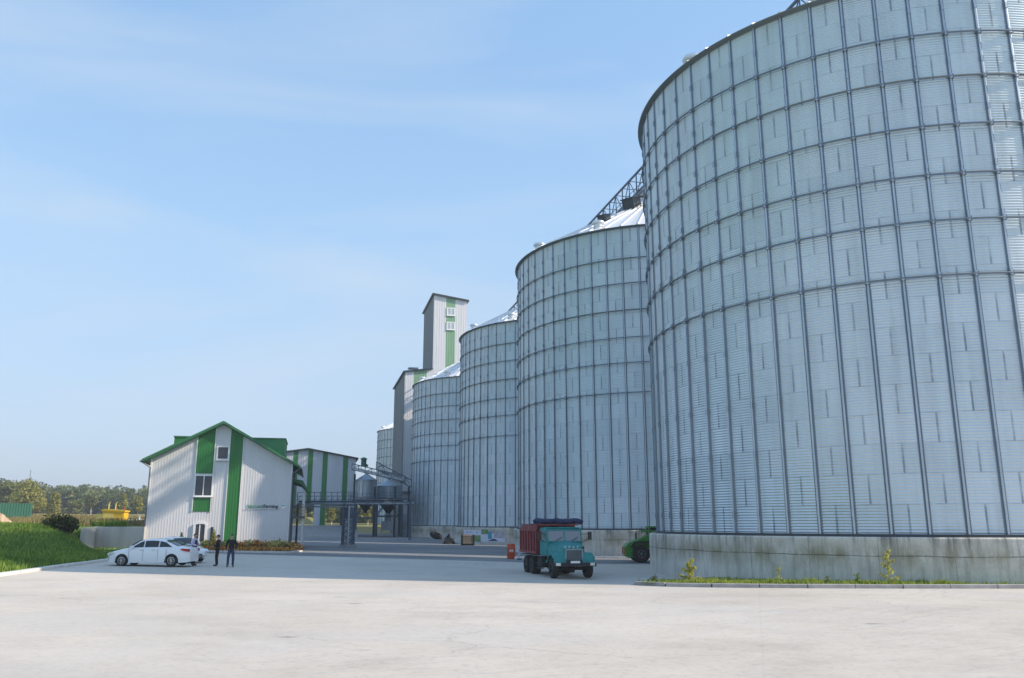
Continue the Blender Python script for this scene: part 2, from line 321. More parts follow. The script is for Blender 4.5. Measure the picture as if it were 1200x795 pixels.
# ------------------------------------------------------------------ mesh helpers
class MB:
    def __init__(s): s.v = []; s.f = []
    def add(s, vs, fs):
        o = len(s.v); s.v += [tuple(x) for x in vs]; s.f += [tuple(i + o for i in f) for f in fs]; return s
    def box(s, x0, x1, y0, y1, z0, z1, mtx=None):
        vs = [Vector((x, y, z)) for z in (z0, z1) for y in (y0, y1) for x in (x0, x1)]
        if mtx: vs = [mtx @ v for v in vs]
        return s.add(vs, [(0, 2, 3, 1), (4, 5, 7, 6), (0, 1, 5, 4), (2, 6, 7, 3), (0, 4, 6, 2), (1, 3, 7, 5)])
    def bar(s, a, b, w=.05, h=None):
        a, b = Vector(a), Vector(b); d = b - a; L = d.length; h = h or w
        z = d.normalized(); up = Vector((0, 0, 1)) if abs(z.z) < .95 else Vector((0, 1, 0))
        x = up.cross(z).normalized(); y = z.cross(x)
        m = Matrix((x, y, z)).transposed().to_4x4(); m.translation = a
        return s.box(-w / 2, w / 2, -h / 2, h / 2, 0, L, m)
    def cyl(s, a, b, r0, r1=None, n=12, cap=True):
        a, b = Vector(a), Vector(b); r1 = r0 if r1 is None else r1
        z = (b - a).normalized(); up = Vector((0, 0, 1)) if abs(z.z) < .95 else Vector((0, 1, 0))
        x = up.cross(z).normalized(); y = z.cross(x); vs = []
        for c, r in ((a, r0), (b, r1)):
            for i in range(n):
                t = 2 * math.pi * i / n; vs.append(c + (x * math.cos(t) + y * math.sin(t)) * r)
        fs = [(i, (i + 1) % n, n + (i + 1) % n, n + i) for i in range(n)]
        if cap: fs += [tuple(range(n))[::-1], tuple(range(n, 2 * n))]
        return s.add(vs, fs)
    def path(s, pts, r, n=8):
        for a, b in zip(pts, pts[1:]): s.cyl(a, b, r, n=n)
        return s
    def lathe(s, prof, c=(0, 0, 0), n=32, axis='Z', close=False):
        vs = []; c = Vector(c)
        for r, z in prof:
            for i in range(n):
                t = 2 * math.pi * i / n; a, b = r * math.cos(t), r * math.sin(t)
                vs.append(c + (Vector((a, b, z)) if axis == 'Z' else Vector((a, z, b)) if axis == 'Y' else Vector((z, a, b))))
        fs = []; m = len(prof)
        for j in range(m if close else m - 1):
            k = (j + 1) % m
            fs += [(j * n + i, j * n + (i + 1) % n, k * n + (i + 1) % n, k * n + i) for i in range(n)]
        return s.add(vs, fs)
    def prism(s, poly, a0, a1, axis='Y'):
        """poly: 2D outline; axis Y -> (x,z) extruded in y; X -> (y,z) in x; Z -> (x,y) in z"""
        def P(p, a): return (p[0], a, p[1]) if axis == 'Y' else (a, p[0], p[1]) if axis == 'X' else (p[0], p[1], a)
        n = len(poly); vs = [P(p, a0) for p in poly] + [P(p, a1) for p in poly]
        fs = [tuple(range(n)), tuple(range(2 * n - 1, n - 1, -1))] + [(i, i + n, (i + 1) % n + n, (i + 1) % n) for i in range(n)]
        return s.add(vs, fs)
    def build(s, name, m, parent=None, smooth=False, bevel=0, loc=None, segs=2):
        me = bpy.data.meshes.new(name); me.from_pydata(s.v, [], s.f); me.materials.append(m); me.update()
        bm = bmesh.new(); bm.from_mesh(me); bmesh.ops.recalc_face_normals(bm, faces=bm.faces)
        bm.to_mesh(me); bm.free()
        o = bpy.data.objects.new(name, me); C.objects.link(o)
        if parent: o.parent = parent
        if loc: o.location = loc
        if smooth:
            me.polygons.foreach_set('use_smooth', [True] * len(me.polygons))
            sa = me.attributes.get('sharp_edge')
            bm = bmesh.new(); bm.from_mesh(me)
            for e in bm.edges:
                if len(e.link_faces) == 2 and e.calc_face_angle(0) > R_(38): e.smooth = False
            bm.to_mesh(me); bm.free()
        if bevel:
            b = o.modifiers.new('b', 'BEVEL'); b.width = bevel; b.segments = segs; b.limit_method = 'ANGLE'; b.angle_limit = R_(35)
        return o
def tag(o, label=None, cat=None, group=None, kind=None):
    if label: o['label'] = label
    if cat: o['category'] = cat
    if group: o['group'] = group
    if kind: o['kind'] = kind
    return o
def empty(name, loc, rz=0, sc=1, **k):
    o = bpy.data.objects.new(name, None); C.objects.link(o); o.location = loc; o.rotation_euler = (0, 0, rz); o.scale = (sc,) * 3
    o.empty_display_size = .3
    return tag(o, **k)
def copy_tree(o, parent=None):
    c = o.copy(); C.objects.link(c)
    if parent: c.parent = parent
    for ch in KIDS.get(o.name, [x for x in bpy.data.objects if x.parent == o]): copy_tree(ch, c)
    return c
KIDS = {}
def text_mesh(txt, size, m, parent, name, loc, rot, label=None, ext=.01, bold=0):
    cu = bpy.data.curves.new(name, 'FONT'); cu.body = txt; cu.size = size; cu.extrude = ext; cu.offset = bold
    t = bpy.data.objects.new('t', cu); C.objects.link(t)
    dg = bpy.context.evaluated_depsgraph_get(); me = bpy.data.meshes.new_from_object(t.evaluated_get(dg))
    bpy.data.objects.remove(t); me.materials.clear(); me.materials.append(m); me.name = name
    o = bpy.data.objects.new(name, me); C.objects.link(o); o.parent = parent; o.location = loc; o.rotation_euler = rot
    if label: o['label'] = label
    return o, max(v.co.x for v in me.vertices)

# ------------------------------------------------------------------ ground
def smooth(t): t = np.clip(t, 0, 1); return t * t * (3 - 2 * t)
def gz(x, y):
    """the paved yard"""
    w = smooth((np.asarray(y, float) - 31.5) / 9.0)
    l = np.clip(4 - np.asarray(x, float), 0, 36)
    far = np.clip((np.asarray(y, float) - 80) / 60, 0, 1)
    return -2.40 - .24 * w + l * (.010 + .011 * w) * (1 - .45 * far)
XB = [(-30, -19.0), (20, -20.4), (35, -21.0), (40.7, -21.75), (47.7, -22.6), (52, -24.2), (56.5, -27.6), (58, -29.2), (63, -30.9), (63.4, -29.4), (67.3, -29.3), (82, -32.6), (90, -35), (130, -41), (136, -50), (168, -58), (3000, -60)]
def xb(y): return np.interp(y, [a for a, b in XB], [b for a, b in XB])
def gh(x, y):
    """everything, with the grassy bank, the field behind it and the land beyond the yard"""
    x = np.asarray(x, float); y = np.asarray(y, float)
    yz = gz(x, y)
    d = xb(y) - x - .12
    W = np.interp(y, [-50, 46, 52, 57, 59], [9.5, 9.0, 6.0, 2.0, .35])
    rr = np.hypot(x + 40, y - 60)
    zf = -.25 + .55 * smooth((-x - 30) / 14) * smooth((60 - y) / 20 + .6) + .0145 * np.clip(y - 75, 0, 400) * smooth((-x - 20) / 60) + .25 * np.sin(x * .11 + 1) * np.sin(y * .07) * smooth((rr - 20) / 60)
    out = yz + .1 + (zf - yz - .1) * smooth(d / W)
    z = np.where(d > 0, out, yz - .25)
    # beyond the far end of the yard
    e = smooth((y - 178) / 14)
    zfar = -.55 + .0005 * np.clip(y - 190, 0, 2000) + .012 * np.clip(y - 230, 0, 300)
    z = np.where(x > -60, z * (1 - e) + np.maximum(zfar, zf * smooth((-x - 50) / 30) + zfar * (1 - smooth((-x - 50) / 30))) * e, z)
    return z
def grid(name, xs, ys, fn, m):
    X, Y = np.meshgrid(xs, ys); Z = fn(X, Y); nx, ny = len(xs), len(ys)
    co = np.stack([X, Y, Z], -1).reshape(-1, 3)
    i = np.arange(nx * ny).reshape(ny, nx); q = np.stack([i[:-1, :-1], i[:-1, 1:], i[1:, 1:], i[1:, :-1]], -1).reshape(-1, 4)
    return npmesh(name, co, q, m)
def npmesh(name, co, q, m, parent=None, sm=True):
    me = bpy.data.meshes.new(name); me.vertices.add(len(co)); me.vertices.foreach_set('co', np.asarray(co, np.float32).ravel())
    k = q.shape[1]; me.loops.add(q.size); me.loops.foreach_set('vertex_index', q.ravel().astype(np.int32))
    me.polygons.add(len(q)); me.polygons.foreach_set('loop_start', np.arange(0, q.size, k, dtype=np.int32)); me.polygons.foreach_set('loop_total', np.full(len(q), k, np.int32))
    me.update(calc_edges=True); me.validate(); me.polygons.foreach_set('use_smooth', np.full(len(me.polygons), sm)); me.materials.append(m)
    o = bpy.data.objects.new(name, me); C.objects.link(o)
    if parent: o.parent = parent
    return o
def axis(*segs):
    out = []
    for a, b, s in segs: out += list(np.arange(a, b, s))
    return np.array(sorted(set(np.round(out + [segs[-1][1]], 4))))
gx = axis((-3000, -300, 150), (-300, -90, 10), (-90, -52, 2), (-52, -34, .6), (-34, -24, .25), (-24, -18, .4), (-18, 60, 3), (60, 300, 20), (300, 3000, 200))
gy = axis((-100, -20, 10), (-20, 24, 2), (24, 55, .5), (55, 70, .25), (70, 110, 2), (110, 200, 2), (200, 420, 8), (420, 4000, 200))
tag(grid('ground', gx, gy, gh, M['grass']), kind='structure')
# paved yard sheet
ys = axis((-25, 24, 2), (24, 70, .5), (70, 190, 3)); NXY = 60
yv = []
for y in ys:
    a = float(xb(y)); a = max(a, -46); b = 75
    yv.append([(x, y, float(gz(x, y)) + .004) for x in (a + (b - a) * (np.linspace(0, 1, NXY) ** 1.4))])
co = np.array(yv).reshape(-1, 3); i = np.arange(len(co)).reshape(len(ys), NXY)
q = np.stack([i[:-1, :-1], i[:-1, 1:], i[1:, 1:], i[1:, :-1]], -1).reshape(-1, 4)
tag(npmesh('yard', co, q, M['yard']), kind='structure')

def kerb_line(name, pts, m, w=.18, h=.15, stone=1.9, gap=.02, base=gz, lift=0):
    """a run of kerb stones; each stone slightly out of true"""
    mb = MB(); rnd = random.Random(len(pts) + int(pts[0][0] * 7))
    P = [Vector((p[0], p[1], 0)) for p in pts]; L = [0]
    for a, b in zip(P, P[1:]): L.append(L[-1] + (b - a).length)
    def at(s):
        for k in range(len(P) - 1):
            if s <= L[k + 1] or k == len(P) - 2:
                t = (s - L[k]) / max(1e-6, (L[k + 1] - L[k])); return P[k].lerp(P[k + 1], t)
    s = 0
    while s < L[-1] - .05:
        e = min(L[-1], s + stone); a, b = at(s + gap / 2), at(e - gap / 2)
        d = (b - a).normalized(); n = Vector((-d.y, d.x, 0)); j = rnd.uniform(-.012, .012); jh = rnd.uniform(-.008, .008)
        vs = []
        for p in (a, b):
            g = float(base(p.x, p.y)) + lift
            for o, z in ((-w / 2 + j, -.2), (-w / 2 + j, h - .02 + jh), (-w / 2 + .02 + j, h + jh), (w / 2 + j, h + jh), (w / 2 + j, -.2)):
                q_ = p + n * o; vs.append((q_.x, q_.y, g + z))
        mb.add(vs, [(0, 1, 6, 5), (1, 2, 7, 6), (2, 3, 8, 7), (3, 4, 9, 8), (4, 3, 2, 1, 0), (5, 6, 7, 8, 9)])
        s = e
    return tag(mb.build(name, m), kind='structure')
# kerb of the left bank
kerb_line('kerb', [(-19.6, 8), (-20.35, 20), (-20.9, 35), (-21.65, 40.7), (-22.45, 47.7), (-24.0, 52), (-27.0, 56), (-29.3, 63.0)], M['kerbp'], .3, .13, 2.2)
# grass strip in front of the nearest silo
S1 = (21.573, 46.543)
front = [(5.15, 35.4), (5.0, 34.7), (5.3, 34.0), (6.2, 33.3), (8.0, 32.7), (10.5, 32.3), (14, 32.12), (20, 32.05), (30, 32.0), (40, 32.0)]
kerb_line('kerb', [(7.2, 37.3), (5.9, 36.5), (5.3, 35.8)] + front, M['kerb'], .2, .15, 1.75, .03)
strip = front + [(40, 40), (9.8, 40.4), (8.4, 38.6), (7.2, 37.3), (5.8, 36.4)]
bm = bmesh.new()
vs = [bm.verts.new((x, y, float(gz(x, y)) + .11)) for x, y in strip]; bm.faces.new(vs); bmesh.ops.triangulate(bm, faces=bm.faces)
bmesh.ops.subdivide_edges(bm, edges=bm.edges, cuts=4, use_grid_fill=True)
for v in bm.verts: v.co.z = float(gz(v.co.x, v.co.y)) + .11
me = bpy.data.meshes.new('verge'); bm.to_mesh(me); bm.free(); me.materials.append(M['grass'])
o = bpy.data.objects.new('verge', me); C.objects.link(o); tag(o, kind='structure')
def blades(name, pts, hmin, hmax, m, w=.018, per=1, lean=.35, parent=None):
    n = len(pts); P = np.array(pts); h = np.random.uniform(hmin, hmax, n); a = np.random.uniform(0, 2 * np.pi, n); ln = np.random.uniform(0, lean, n) * h
    d = np.stack([np.cos(a), np.sin(a), 0 * a], 1); b = np.random.uniform(0, 2 * np.pi, n); e = np.stack([np.cos(b), np.sin(b), 0 * b], 1)
    ww = w * np.random.uniform(.6, 1.5, n)[:, None]
    v0 = P - d * ww; v1 = P + d * ww; up = np.stack([0 * h, 0 * h, h], 1)
    v2 = P + d * ww * .6 + up * .6 + e * (ln * .4)[:, None]; v3 = P - d * ww * .6 + up * .6 + e * (ln * .4)[:, None]; v4 = P + up + e * ln[:, None]
    co = np.stack([v0, v1, v2, v3, v4], 1).reshape(-1, 3); k = np.arange(n)[:, None] * 5
    q = np.concatenate([k + np.array([[0, 1, 2, 3]]), k + np.array([[3, 2, 4, 4]])], 0)
    tri = np.concatenate([np.concatenate([k + np.array([[0, 1, 2]]), k + np.array([[0, 2, 3]]), k + np.array([[3, 2, 4]])], 0)])
    return npmesh(name, co, tri, m, parent, sm=False)
def in_strip(x, y):
    if x < 5.2 or x > 40: return False
    fy = np.interp(x, [5.2, 6.2, 8, 10.5, 14, 40], [34.0, 33.4, 32.8, 32.4, 32.25, 32.12])
    if math.hypot(x - S1[0], y - S1[1]) < RS + .52: return False
    by = np.interp(x, [5.2, 7.2, 8.4, 9.8], [35.8, 37.2, 38.4, 40.2])
    return fy < y < by
pts = []
cl = [(random.uniform(6, 38), random.uniform(32.2, 35)) for _ in range(70)]
while len(pts) < 15000:
    if random.random() < .45:
        c = random.choice(cl); x, y = random.gauss(c[0], .25), random.gauss(c[1], .2)
    else: x, y = random.uniform(5.2, 40), random.uniform(32.1, 40)
    if in_strip(x, y): pts.append((x, y, float(gz(x, y)) + .105))
big = [(c[0] + random.gauss(0, .16), c[1] + random.gauss(0, .1)) for c in cl[:22] for _ in range(90)]
big = [(x, y, float(gz(x, y)) + .105) for x, y in big if in_strip(x, y)]
tag(blades('grass', big, .12, .27, M['blade'], .022), 'taller grass tufts rising from the verge by the nearest silo', 'grass', kind='stuff')
tag(blades('grass', pts, .05, .17, M['blade'], .02), 'bright green unmown grass on the narrow strip before the nearest silo', 'grass', kind='stuff')
pts = []
while len(pts) < 26000:
    y = random.uniform(26, 60); x = float(xb(y)) - .25 - abs(random.gauss(0, 6))
    if x > -46: pts.append((x, y, float(gh(x, y)) - .02))
tag(blades('grass', pts, .08, .26, M['bladed'], .03), 'rough green grass covering the left bank above the kerb', 'grass', kind='stuff')

ap = [(-22.65, 47.9), (-23.4, 52.5), (-23.2, 57), (-24.4, 61.6), (-26.7, 61.75), (-30.9, 62.7), (-29.3, 58), (-27.5, 56.3), (-24.3, 52)]
bm = bmesh.new(); vs = [bm.verts.new((x, y, float(gz(x, y)) + .03)) for x, y in ap]; bm.faces.new(vs); bmesh.ops.triangulate(bm, faces=bm.faces)
me = bpy.data.meshes.new('verge'); bm.to_mesh(me); bm.free(); me.materials.append(M['grass'])
o = bpy.data.objects.new('verge', me); C.objects.link(o); tag(o, kind='structure')
pts = [(x, y, float(gz(x, y)) + .02) for x, y in [(random.uniform(-30, -23), random.uniform(50, 62)) for _ in range(9000)] if x < np.interp(y, [48, 52.5, 57, 61.6], [-22.8, -23.6, -23.4, -24.6])]
tag(blades('grass', pts, .08, .24, M['bladed'], .03), 'shaded grass apron at the foot of the retaining wall', 'grass', kind='stuff')

# pale kerbs and channels further back on the yard
kerb_line('kerb', [(-22.5, 62.0), (-20, 62.2), (-16.6, 63), (-16.3, 66)], M['kerbp'], .22, .12, 1.5)
kerb_line('kerb', [(.2, 61.2), (2.6, 60.6), (4.6, 60.3)], M['kerbp'], .3, .16, 1.5)
kerb_line('kerb', [(5.5, 66.3), (8, 64.9), (10.5, 64.3)], M['kerbp'], .3, .1, 1.5)

# ------------------------------------------------------------------ silos
def wall_mesh():
    nz = ROWS * 50 + 1; na = 240
    z = np.linspace(ZB, ZT, nz); r = RS + .015 * np.cos(2 * np.pi * (z - ZB) / (ROWH / 10))
    a = np.linspace(0, 2 * np.pi, na, endpoint=False)
    co = np.stack([r[:, None] * np.cos(a), r[:, None] * np.sin(a), z[:, None] + 0 * a], -1).reshape(-1, 3)
    i = np.arange(nz * na).reshape(nz, na); j = np.roll(i, -1, 1)
    return co, np.stack([i[:-1], j[:-1], j[1:], i[1:]], -1).reshape(-1, 4)
RINGS = [ZB + ROWH * k for k in (8.67, 10.65, 12.35, 14.2, 16.06, 17.8)]
APEX = 33.9; TH0 = -3.08898
def make_silo():
    root = empty('grain_silo', (0, 0, 0))
    f = MB().lathe([(RS + .5, -.8), (RS + .5, ZB - .13), (RS + .44, ZB - .07), (RS - 1, ZB - .07)], n=180)
    f.build('foundation', M['conc'], root, smooth=True)
    w = npmesh('wall', *wall_mesh(), M['steel'], root)
    MB().lathe([(RS - .05, ZB - .068), (RS + .17, ZB - .068), (RS + .17, ZB + .035), (RS + .02, ZB + .045)], n=180).build('base_ring', M['dark'], root)
    # stiffener posts: hat section, heavier gauge low down
    s = MB()
    for z0, z1, d, w1, w0 in ((ZB + .02, RINGS[0] - .3, .095, .04, .08), (RINGS[0] - .3, ZT, .078, .034, .065)):
        for z in (z0, z1): pass
        pr = [(RS + .008, -w0 - .035), (RS + .018, -w0), (RS + d, -w1), (RS + d, w1), (RS + .018, w0), (RS + .008, w0 + .035)]
        n = len(pr); vs = [(x, y, z0) for x, y in pr] + [(x, y, z1) for x, y in pr]
        s.add(vs, [(i, i + 1, n + i + 1, n + i) for i in range(n - 1)] + [tuple(range(n, 2 * n))])
    for z in RINGS: s.box(RS + .02, RS + .17, -.10, .10, z - .10, z + .10)
    for k in range(10):                                  # splice plates
        z = ZB + ROWH * (2 * k + .6 + (k % 2) * .15); s.box(RS + .08, RS + .115, -.06, .06, z, z + .28)
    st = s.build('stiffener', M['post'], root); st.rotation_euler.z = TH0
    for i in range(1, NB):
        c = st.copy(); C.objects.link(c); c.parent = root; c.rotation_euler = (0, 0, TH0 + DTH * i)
    for z in RINGS:
        MB().lathe([(RS + .14 + .045 * math.cos(t), z + .045 * math.sin(t)) for t in [k * math.pi / 4 for k in range(8)]], n=180, close=True).build('wind_ring', M['ring'], root, smooth=True)
    # roof with ribs and eave
    r = MB(); n = 120; vs = []
    for rr in (RS + .22, .9):
        for i in range(n):
            up = .07 if i % 2 == 0 else 0
            zz = ZT + .05 + (RS + .22 - rr) * (APEX - ZT) / (RS - .7) + up
            t = TH0 + 2 * math.pi * i / n; vs.append((rr * math.cos(t), rr * math.sin(t), zz))
    r.add(vs, [(i, (i + 1) % n, n + (i + 1) % n, n + i) for i in range(n)])
    rf = r.build('roof', M['roofm'], root)
    e = MB().lathe([(RS - .02, ZT - .04), (RS + .1, ZT - .03), (RS + .30, ZT + .02), (RS + .33, ZT + .06), (RS + .1, ZT + .1)], n=180)
    e.build('eave', M['ring'], root)
    MB().lathe([(.95, APEX - .2), (1.1, APEX + .1), (1.0, APEX + .55), (.3, APEX + .75), (0, APEX + .78)], n=24).build('cap', M['galv'], rf, smooth=True)
    ribs = MB()
    for i in range(NB):
        t = TH0 + DTH * i; c, s_ = math.cos(t), math.sin(t); z0 = ZT + .12; z1 = APEX + .12
        ribs.bar(((RS + .2) * c, (RS + .2) * s_, z0 + .04), (1.0 * c, 1.0 * s_, z1), .07, .09)
    ribs.build('roof_ribs', M['roofm'], rf)
    v = MB()                                             # a roof vent: cowl on a stub
    v.cyl((0, 0, -.5), (0, 0, .35), .32, n=14); v.lathe([(.0, .62), (.5, .5), (.56, .34), (.5, .28), (.3, .3)], n=16)
    v.cyl((0, 0, .02), (0, 0, .1), .42, n=14)
    first = None; slope = (APEX - ZT) / (RS - .7)
    for i in range(10):
        t = TH0 + DTH * (6 * i + 3.2); rr = RS - 1.0
        p = (rr * math.cos(t), rr * math.sin(t), ZT + .25 + 1.0 * slope)
        if first is None: first = v.build('roof_vent', M['roofm'], rf, smooth=True); first.location = p
        else: c = first.copy(); C.objects.link(c); c.parent = rf; c.location = p
    return root
silo_labels = ['huge corrugated steel grain silo nearest the camera, cut off by the right edge', 'steel grain silo behind the teal and red truck, with white conical roof in view', 'steel grain silo second beyond the truck, banner hung on its concrete base', 'steel grain silo standing just before the tall white and green tower', 'farthest steel grain silo, seen small behind the tower beside the hopper bins']
SC = [(21.573, 46.543), (14.002, 78.336), (6.442, 110.629), (-4.664, 150.952), (-23.6, 229)]
silo = make_silo()
KIDS = {}
for i, (x, y) in enumerate(SC):
    o = silo if i == 0 else copy_tree(silo)
    o.location = (x, y, -2.64); tag(o, silo_labels[i], 'silo', 'corrugated steel grain silos in a row')

s2 = [o for o in C.objects if o.name.startswith('grain_silo') and o.get('label') == silo_labels[1]][0]
for (hx_, hy_, hz_, w_) in ((-2.4, -3.3, 32.45, .75), (-5.5, -6.6, 29.75, .5)):
    b = MB(); b.box(-w_, w_, -w_ * .8, w_ * .8, -.6, w_ * .9); b.box(-w_ * 1.12, w_ * 1.12, -w_ * .95, w_ * .95, w_ * .9, w_ * 1.05)
    hb0 = b.build('roof_hatch', M['dark'], s2, loc=(hx_, hy_, hz_)); hb0.rotation_euler = (0, R_(-18), R_(50))
ad = MB(); a0 = R_(-75)
ad.box(-.35, .35, -.04, .04, 0, 1.15); ad.box(-.42, .42, .02, .06, -.06, 1.21)
ado = ad.build('access_door', M['galv'], s2, loc=((RS + .09) * math.cos(a0), (RS + .09) * math.sin(a0), ZB + .5)); ado.rotation_euler.z = a0 + math.pi / 2
# gallery bridge running over the silo tops
ga = R_(13.285); gd = Vector((-math.sin(ga), math.cos(ga), 0)); gn = Vector((math.cos(ga), math.sin(ga), 0))
def GP(s, t, z): return tuple(Vector((S1[0], S1[1], 0)) + gd * s + gn * t + Vector((0, 0, z)))
gal = empty('conveyor_gallery', GP(-8, 0, 32), label='long steel truss conveyor gallery bridging the silo roofs', cat='conveyor')
def gp(s, t, z): return tuple(Vector(GP(s, t, z)) - Vector(GP(-8, 0, 32)))
tr = MB(); z0, z1 = 32.6, 35.1
S_END = 118
for t in (-1.0, 1.0):
    tr.bar(gp(-8, t, z0), gp(S_END, t, z0), .16); tr.bar(gp(-8, t, z1), gp(S_END, t, z1), .17)
    k = 0; s = -8
    while s < S_END - .1:
        tr.bar(gp(s, t, z0), gp(s, t, z1), .12 if k % 2 else .09)
        tr.bar(gp(s, t, z0), gp(s + 2, t, z1), .07) if k % 2 else tr.bar(gp(s, t, z1), gp(s + 2, t, z0), .07)
        s += 2; k += 1
for s in np.arange(-8, S_END, 2.0): tr.bar(gp(s, -1, z0), gp(s, 1, z0), .09); tr.bar(gp(s, -1, z1), gp(s, 1, z1), .07)
tr.build('truss', M['truss'], gal)
w = MB(); w.box(-.45, .95, -.02, 0, 0, 126, None) if False else None
w.bar(gp(-8, -.1, z0 + .08), gp(S_END, -.1, z0 + .08), 1.7, .05); w.build('walkway', M['galv'], gal)
c = MB(); c.bar(gp(-8, .4, z0 + .75), gp(S_END, .4, z0 + .75), .65, .6); c.build('conveyor_casing', M['galv'], gal)
hr = MB()
for t in (-.93,):
    for z in (.55, 1.05): hr.bar(gp(-8, t, z0 + z), gp(S_END, t, z0 + z), .045)
    for s in np.arange(-8, S_END, 1.0): hr.bar(gp(s, t, z0), gp(s, t, z0 + 1.05), .035)
hr.build('handrail', M['truss'], gal)
for s in (0, 32.68, 65.85):
    lg = MB()
    for t in (-1, 1):
        for d in (-1.5, 1.5): lg.bar(gp(s + d, t, z0), gp(s + d * 2.6, t * 2.4, 29.6), .14)
    lg.cyl(gp(s, 0, z0 + .6), gp(s, 0, 31.2), .3)
    lg.build('support_frame', M['truss'], gal)
for s, t in ((4, -2.5),):
    b = MB(); b.box(-.7, .7, -.5, .5, 0, .9); b.box(-.8, .8, -.6, .6, .9, 1.0)
    p = gp(s, t, 30.9 - 2.64 + 1.1); b.build('drive_box', M['dark'], gal, loc=p).rotation_euler.z = ga

# ------------------------------------------------------------------ clad buildings
UA = R_(13.28); UX = Vector((math.cos(UA), math.sin(UA), 0)); UV = Vector((-math.sin(UA), math.cos(UA), 0))
def clad(name, m, parent, x0, x1, zb, zt, y=0.0, pitch=.3, d=.035, rot=0, loc=(0, 0, 0)):
    """ribbed sheet wall facing -y; zb, zt are numbers or functions of x"""
    fb = zb if callable(zb) else (lambda x: zb); ft = zt if callable(zt) else (lambda x: zt)
    xs = []; k = math.floor(x0 / pitch)
    while k * pitch < x1:
        for f, dd in ((0, 0), (.55, 0), (.68, 1), (.87, 1)):
            x = (k + f) * pitch
            if x0 < x < x1: xs.append((x, dd))
        k += 1
    xs = [(x0, 0)] + xs + [(x1, 0)]
    mb = MB(); vs = []
    for x, dd in xs: yy = y - d * dd; vs += [(x, yy, fb(x)), (x, yy, ft(x)), ]
    n = len(xs); fs = [(2 * i, 2 * i + 2, 2 * i + 3, 2 * i + 1) for i in range(n - 1)]
    mb.add(vs, fs)
    o = mb.build(name, m, parent); o.rotation_euler.z = rot; o.location = loc
    return o
def window(parent, x0, x1, z0, z1, y, mull=1, name='window', pane=None, transom=False, fw=.09):
    f = MB(); yo, yi = y - .10, y + .03
    for a, b, c_, d in ((x0, x1, z0, z0 + fw), (x0, x1, z1 - fw, z1), (x0, x0 + fw, z0 + fw, z1 - fw), (x1 - fw, x1, z0 + fw, z1 - fw)): f.box(a, b, yo, yi, c_, d)
    for k in range(1, mull + 1):
        xm = x0 + (x1 - x0) * k / (mull + 1); f.box(xm - fw * .4, xm + fw * .4, yo + .01, yi, z0 + fw, z1 - fw)
    if transom: zm = z0 + (z1 - z0) * .65; f.box(x0 + fw, x1 - fw, yo + .015, yi, zm - .03, zm + .03)
    f.box(x0 - .06, x1 + .06, y - .17, y - .02, z0 - .05, z0 - .002)
    o = f.build(name, M['white'], parent)
    MB().box(x0 + fw * .9, x1 - fw * .9, y - .045, y - .035, z0 + fw * .9, z1 - fw * .9).build('pane', pane or M['glass'], o)
    return o
# office building
H0 = Vector((-29.11, 67.3, -2.1)); HZ = 2.1
off = empty('office_building', H0, UA, label='two storey white gabled office with green stripes and green roof', cat='building')
def ztop(x): return HZ + (5.12 + (x - 0) * (7.95 - 5.12) / 5.33 if x < 5.33 else 7.95 - (x - 5.33) * (7.95 - 4.78) / 5.67)
B0 = -.3
LEN = 13.5
clad('front_wall', M['clad'], off, 0, 11, B0, ztop, 0, .21, .009)
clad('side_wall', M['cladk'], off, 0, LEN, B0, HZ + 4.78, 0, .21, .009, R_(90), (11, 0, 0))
clad('side_wall', M['clad'], off, 0, LEN, B0, HZ + 5.12, 0, .21, .009, R_(-90), (0, LEN, 0))
clad('rear_wall', M['clad'], off, -11, 0, B0, lambda x: ztop(-x), 0, .21, .009, math.pi, (0, LEN, 0))
gp_ = M['cladg']
clad('green_panel', gp_, off, 3.42, 4.74, HZ + 3.92, lambda x: ztop(x) - .02, -.045, .21, .009)
clad('green_panel', gp_, off, 3.42, 4.84, HZ + .88, HZ + 1.98, -.045, .21, .009)
clad('green_panel', gp_, off, 5.95, 6.98, B0, lambda x: ztop(x) - .02, -.045, .21, .009)
tm = MB()
for x in (5.93, 7.0): tm.box(x - .03, x + .03, -.1, -.02, B0, ztop(x) - .05)
for x in (3.38, 4.78): tm.box(x - .03, x + .03, -.1, -.02, HZ + .86, ztop(x) - .05)
tm.box(0 - .06, .06, -.07, .06, B0, HZ + 5.1); tm.box(10.94, 11.06, -.07, .06, B0, HZ + 4.76)
tm.build('corner_trim', M['white'], off)
window(off, 3.4, 4.83, HZ + 2.06, HZ + 3.80, -.02, 1)
window(off, 4.93, 5.93, HZ + 5.02, HZ + 6.18, -.02, 0, fw=.11)
# arched entrance door
dr = MB(); n = 10; cx, hw, zs = 4.12, .36, HZ - .18
out = [(cx - hw - .17, B0)] + [(cx - (hw + .17) * math.cos(math.pi * i / n), zs + (hw - .14) * math.sin(math.pi * i / n)) for i in range(n + 1)] + [(cx + hw + .17, B0)]
inn = [(cx - hw, B0)] + [(cx - hw * math.cos(math.pi * i / n), zs + (hw - .28) * math.sin(math.pi * i / n)) for i in range(n + 1)] + [(cx + hw, B0)]
k = len(out); vs = [(x, y, z) for y in (-.16, -.02) for x, z in out] + [(x, y, z) for y in (-.16, -.02) for x, z in inn]
fs = []
for i in range(k - 1):
    fs += [(i, i + 1, 2 * k + i + 1, 2 * k + i), (i, i + 1, k + i + 1, k + i), (2 * k + i, 2 * k + i + 1, 3 * k + i + 1, 3 * k + i)]
dr.add(vs, fs); d_ = dr.build('door_frame', M['white'], off)
lf = MB().prism(inn, -.08, -.04); l_ = lf.build('door', M['glass'], off)
hd = MB(); hd.box(cx - .08, cx + .0, -.12, -.07, B0, zs + .2); hd.box(cx - hw, cx + hw, -.11, -.07, B0, B0 + .9); hd.build('leaf_frame', M['white'], l_)
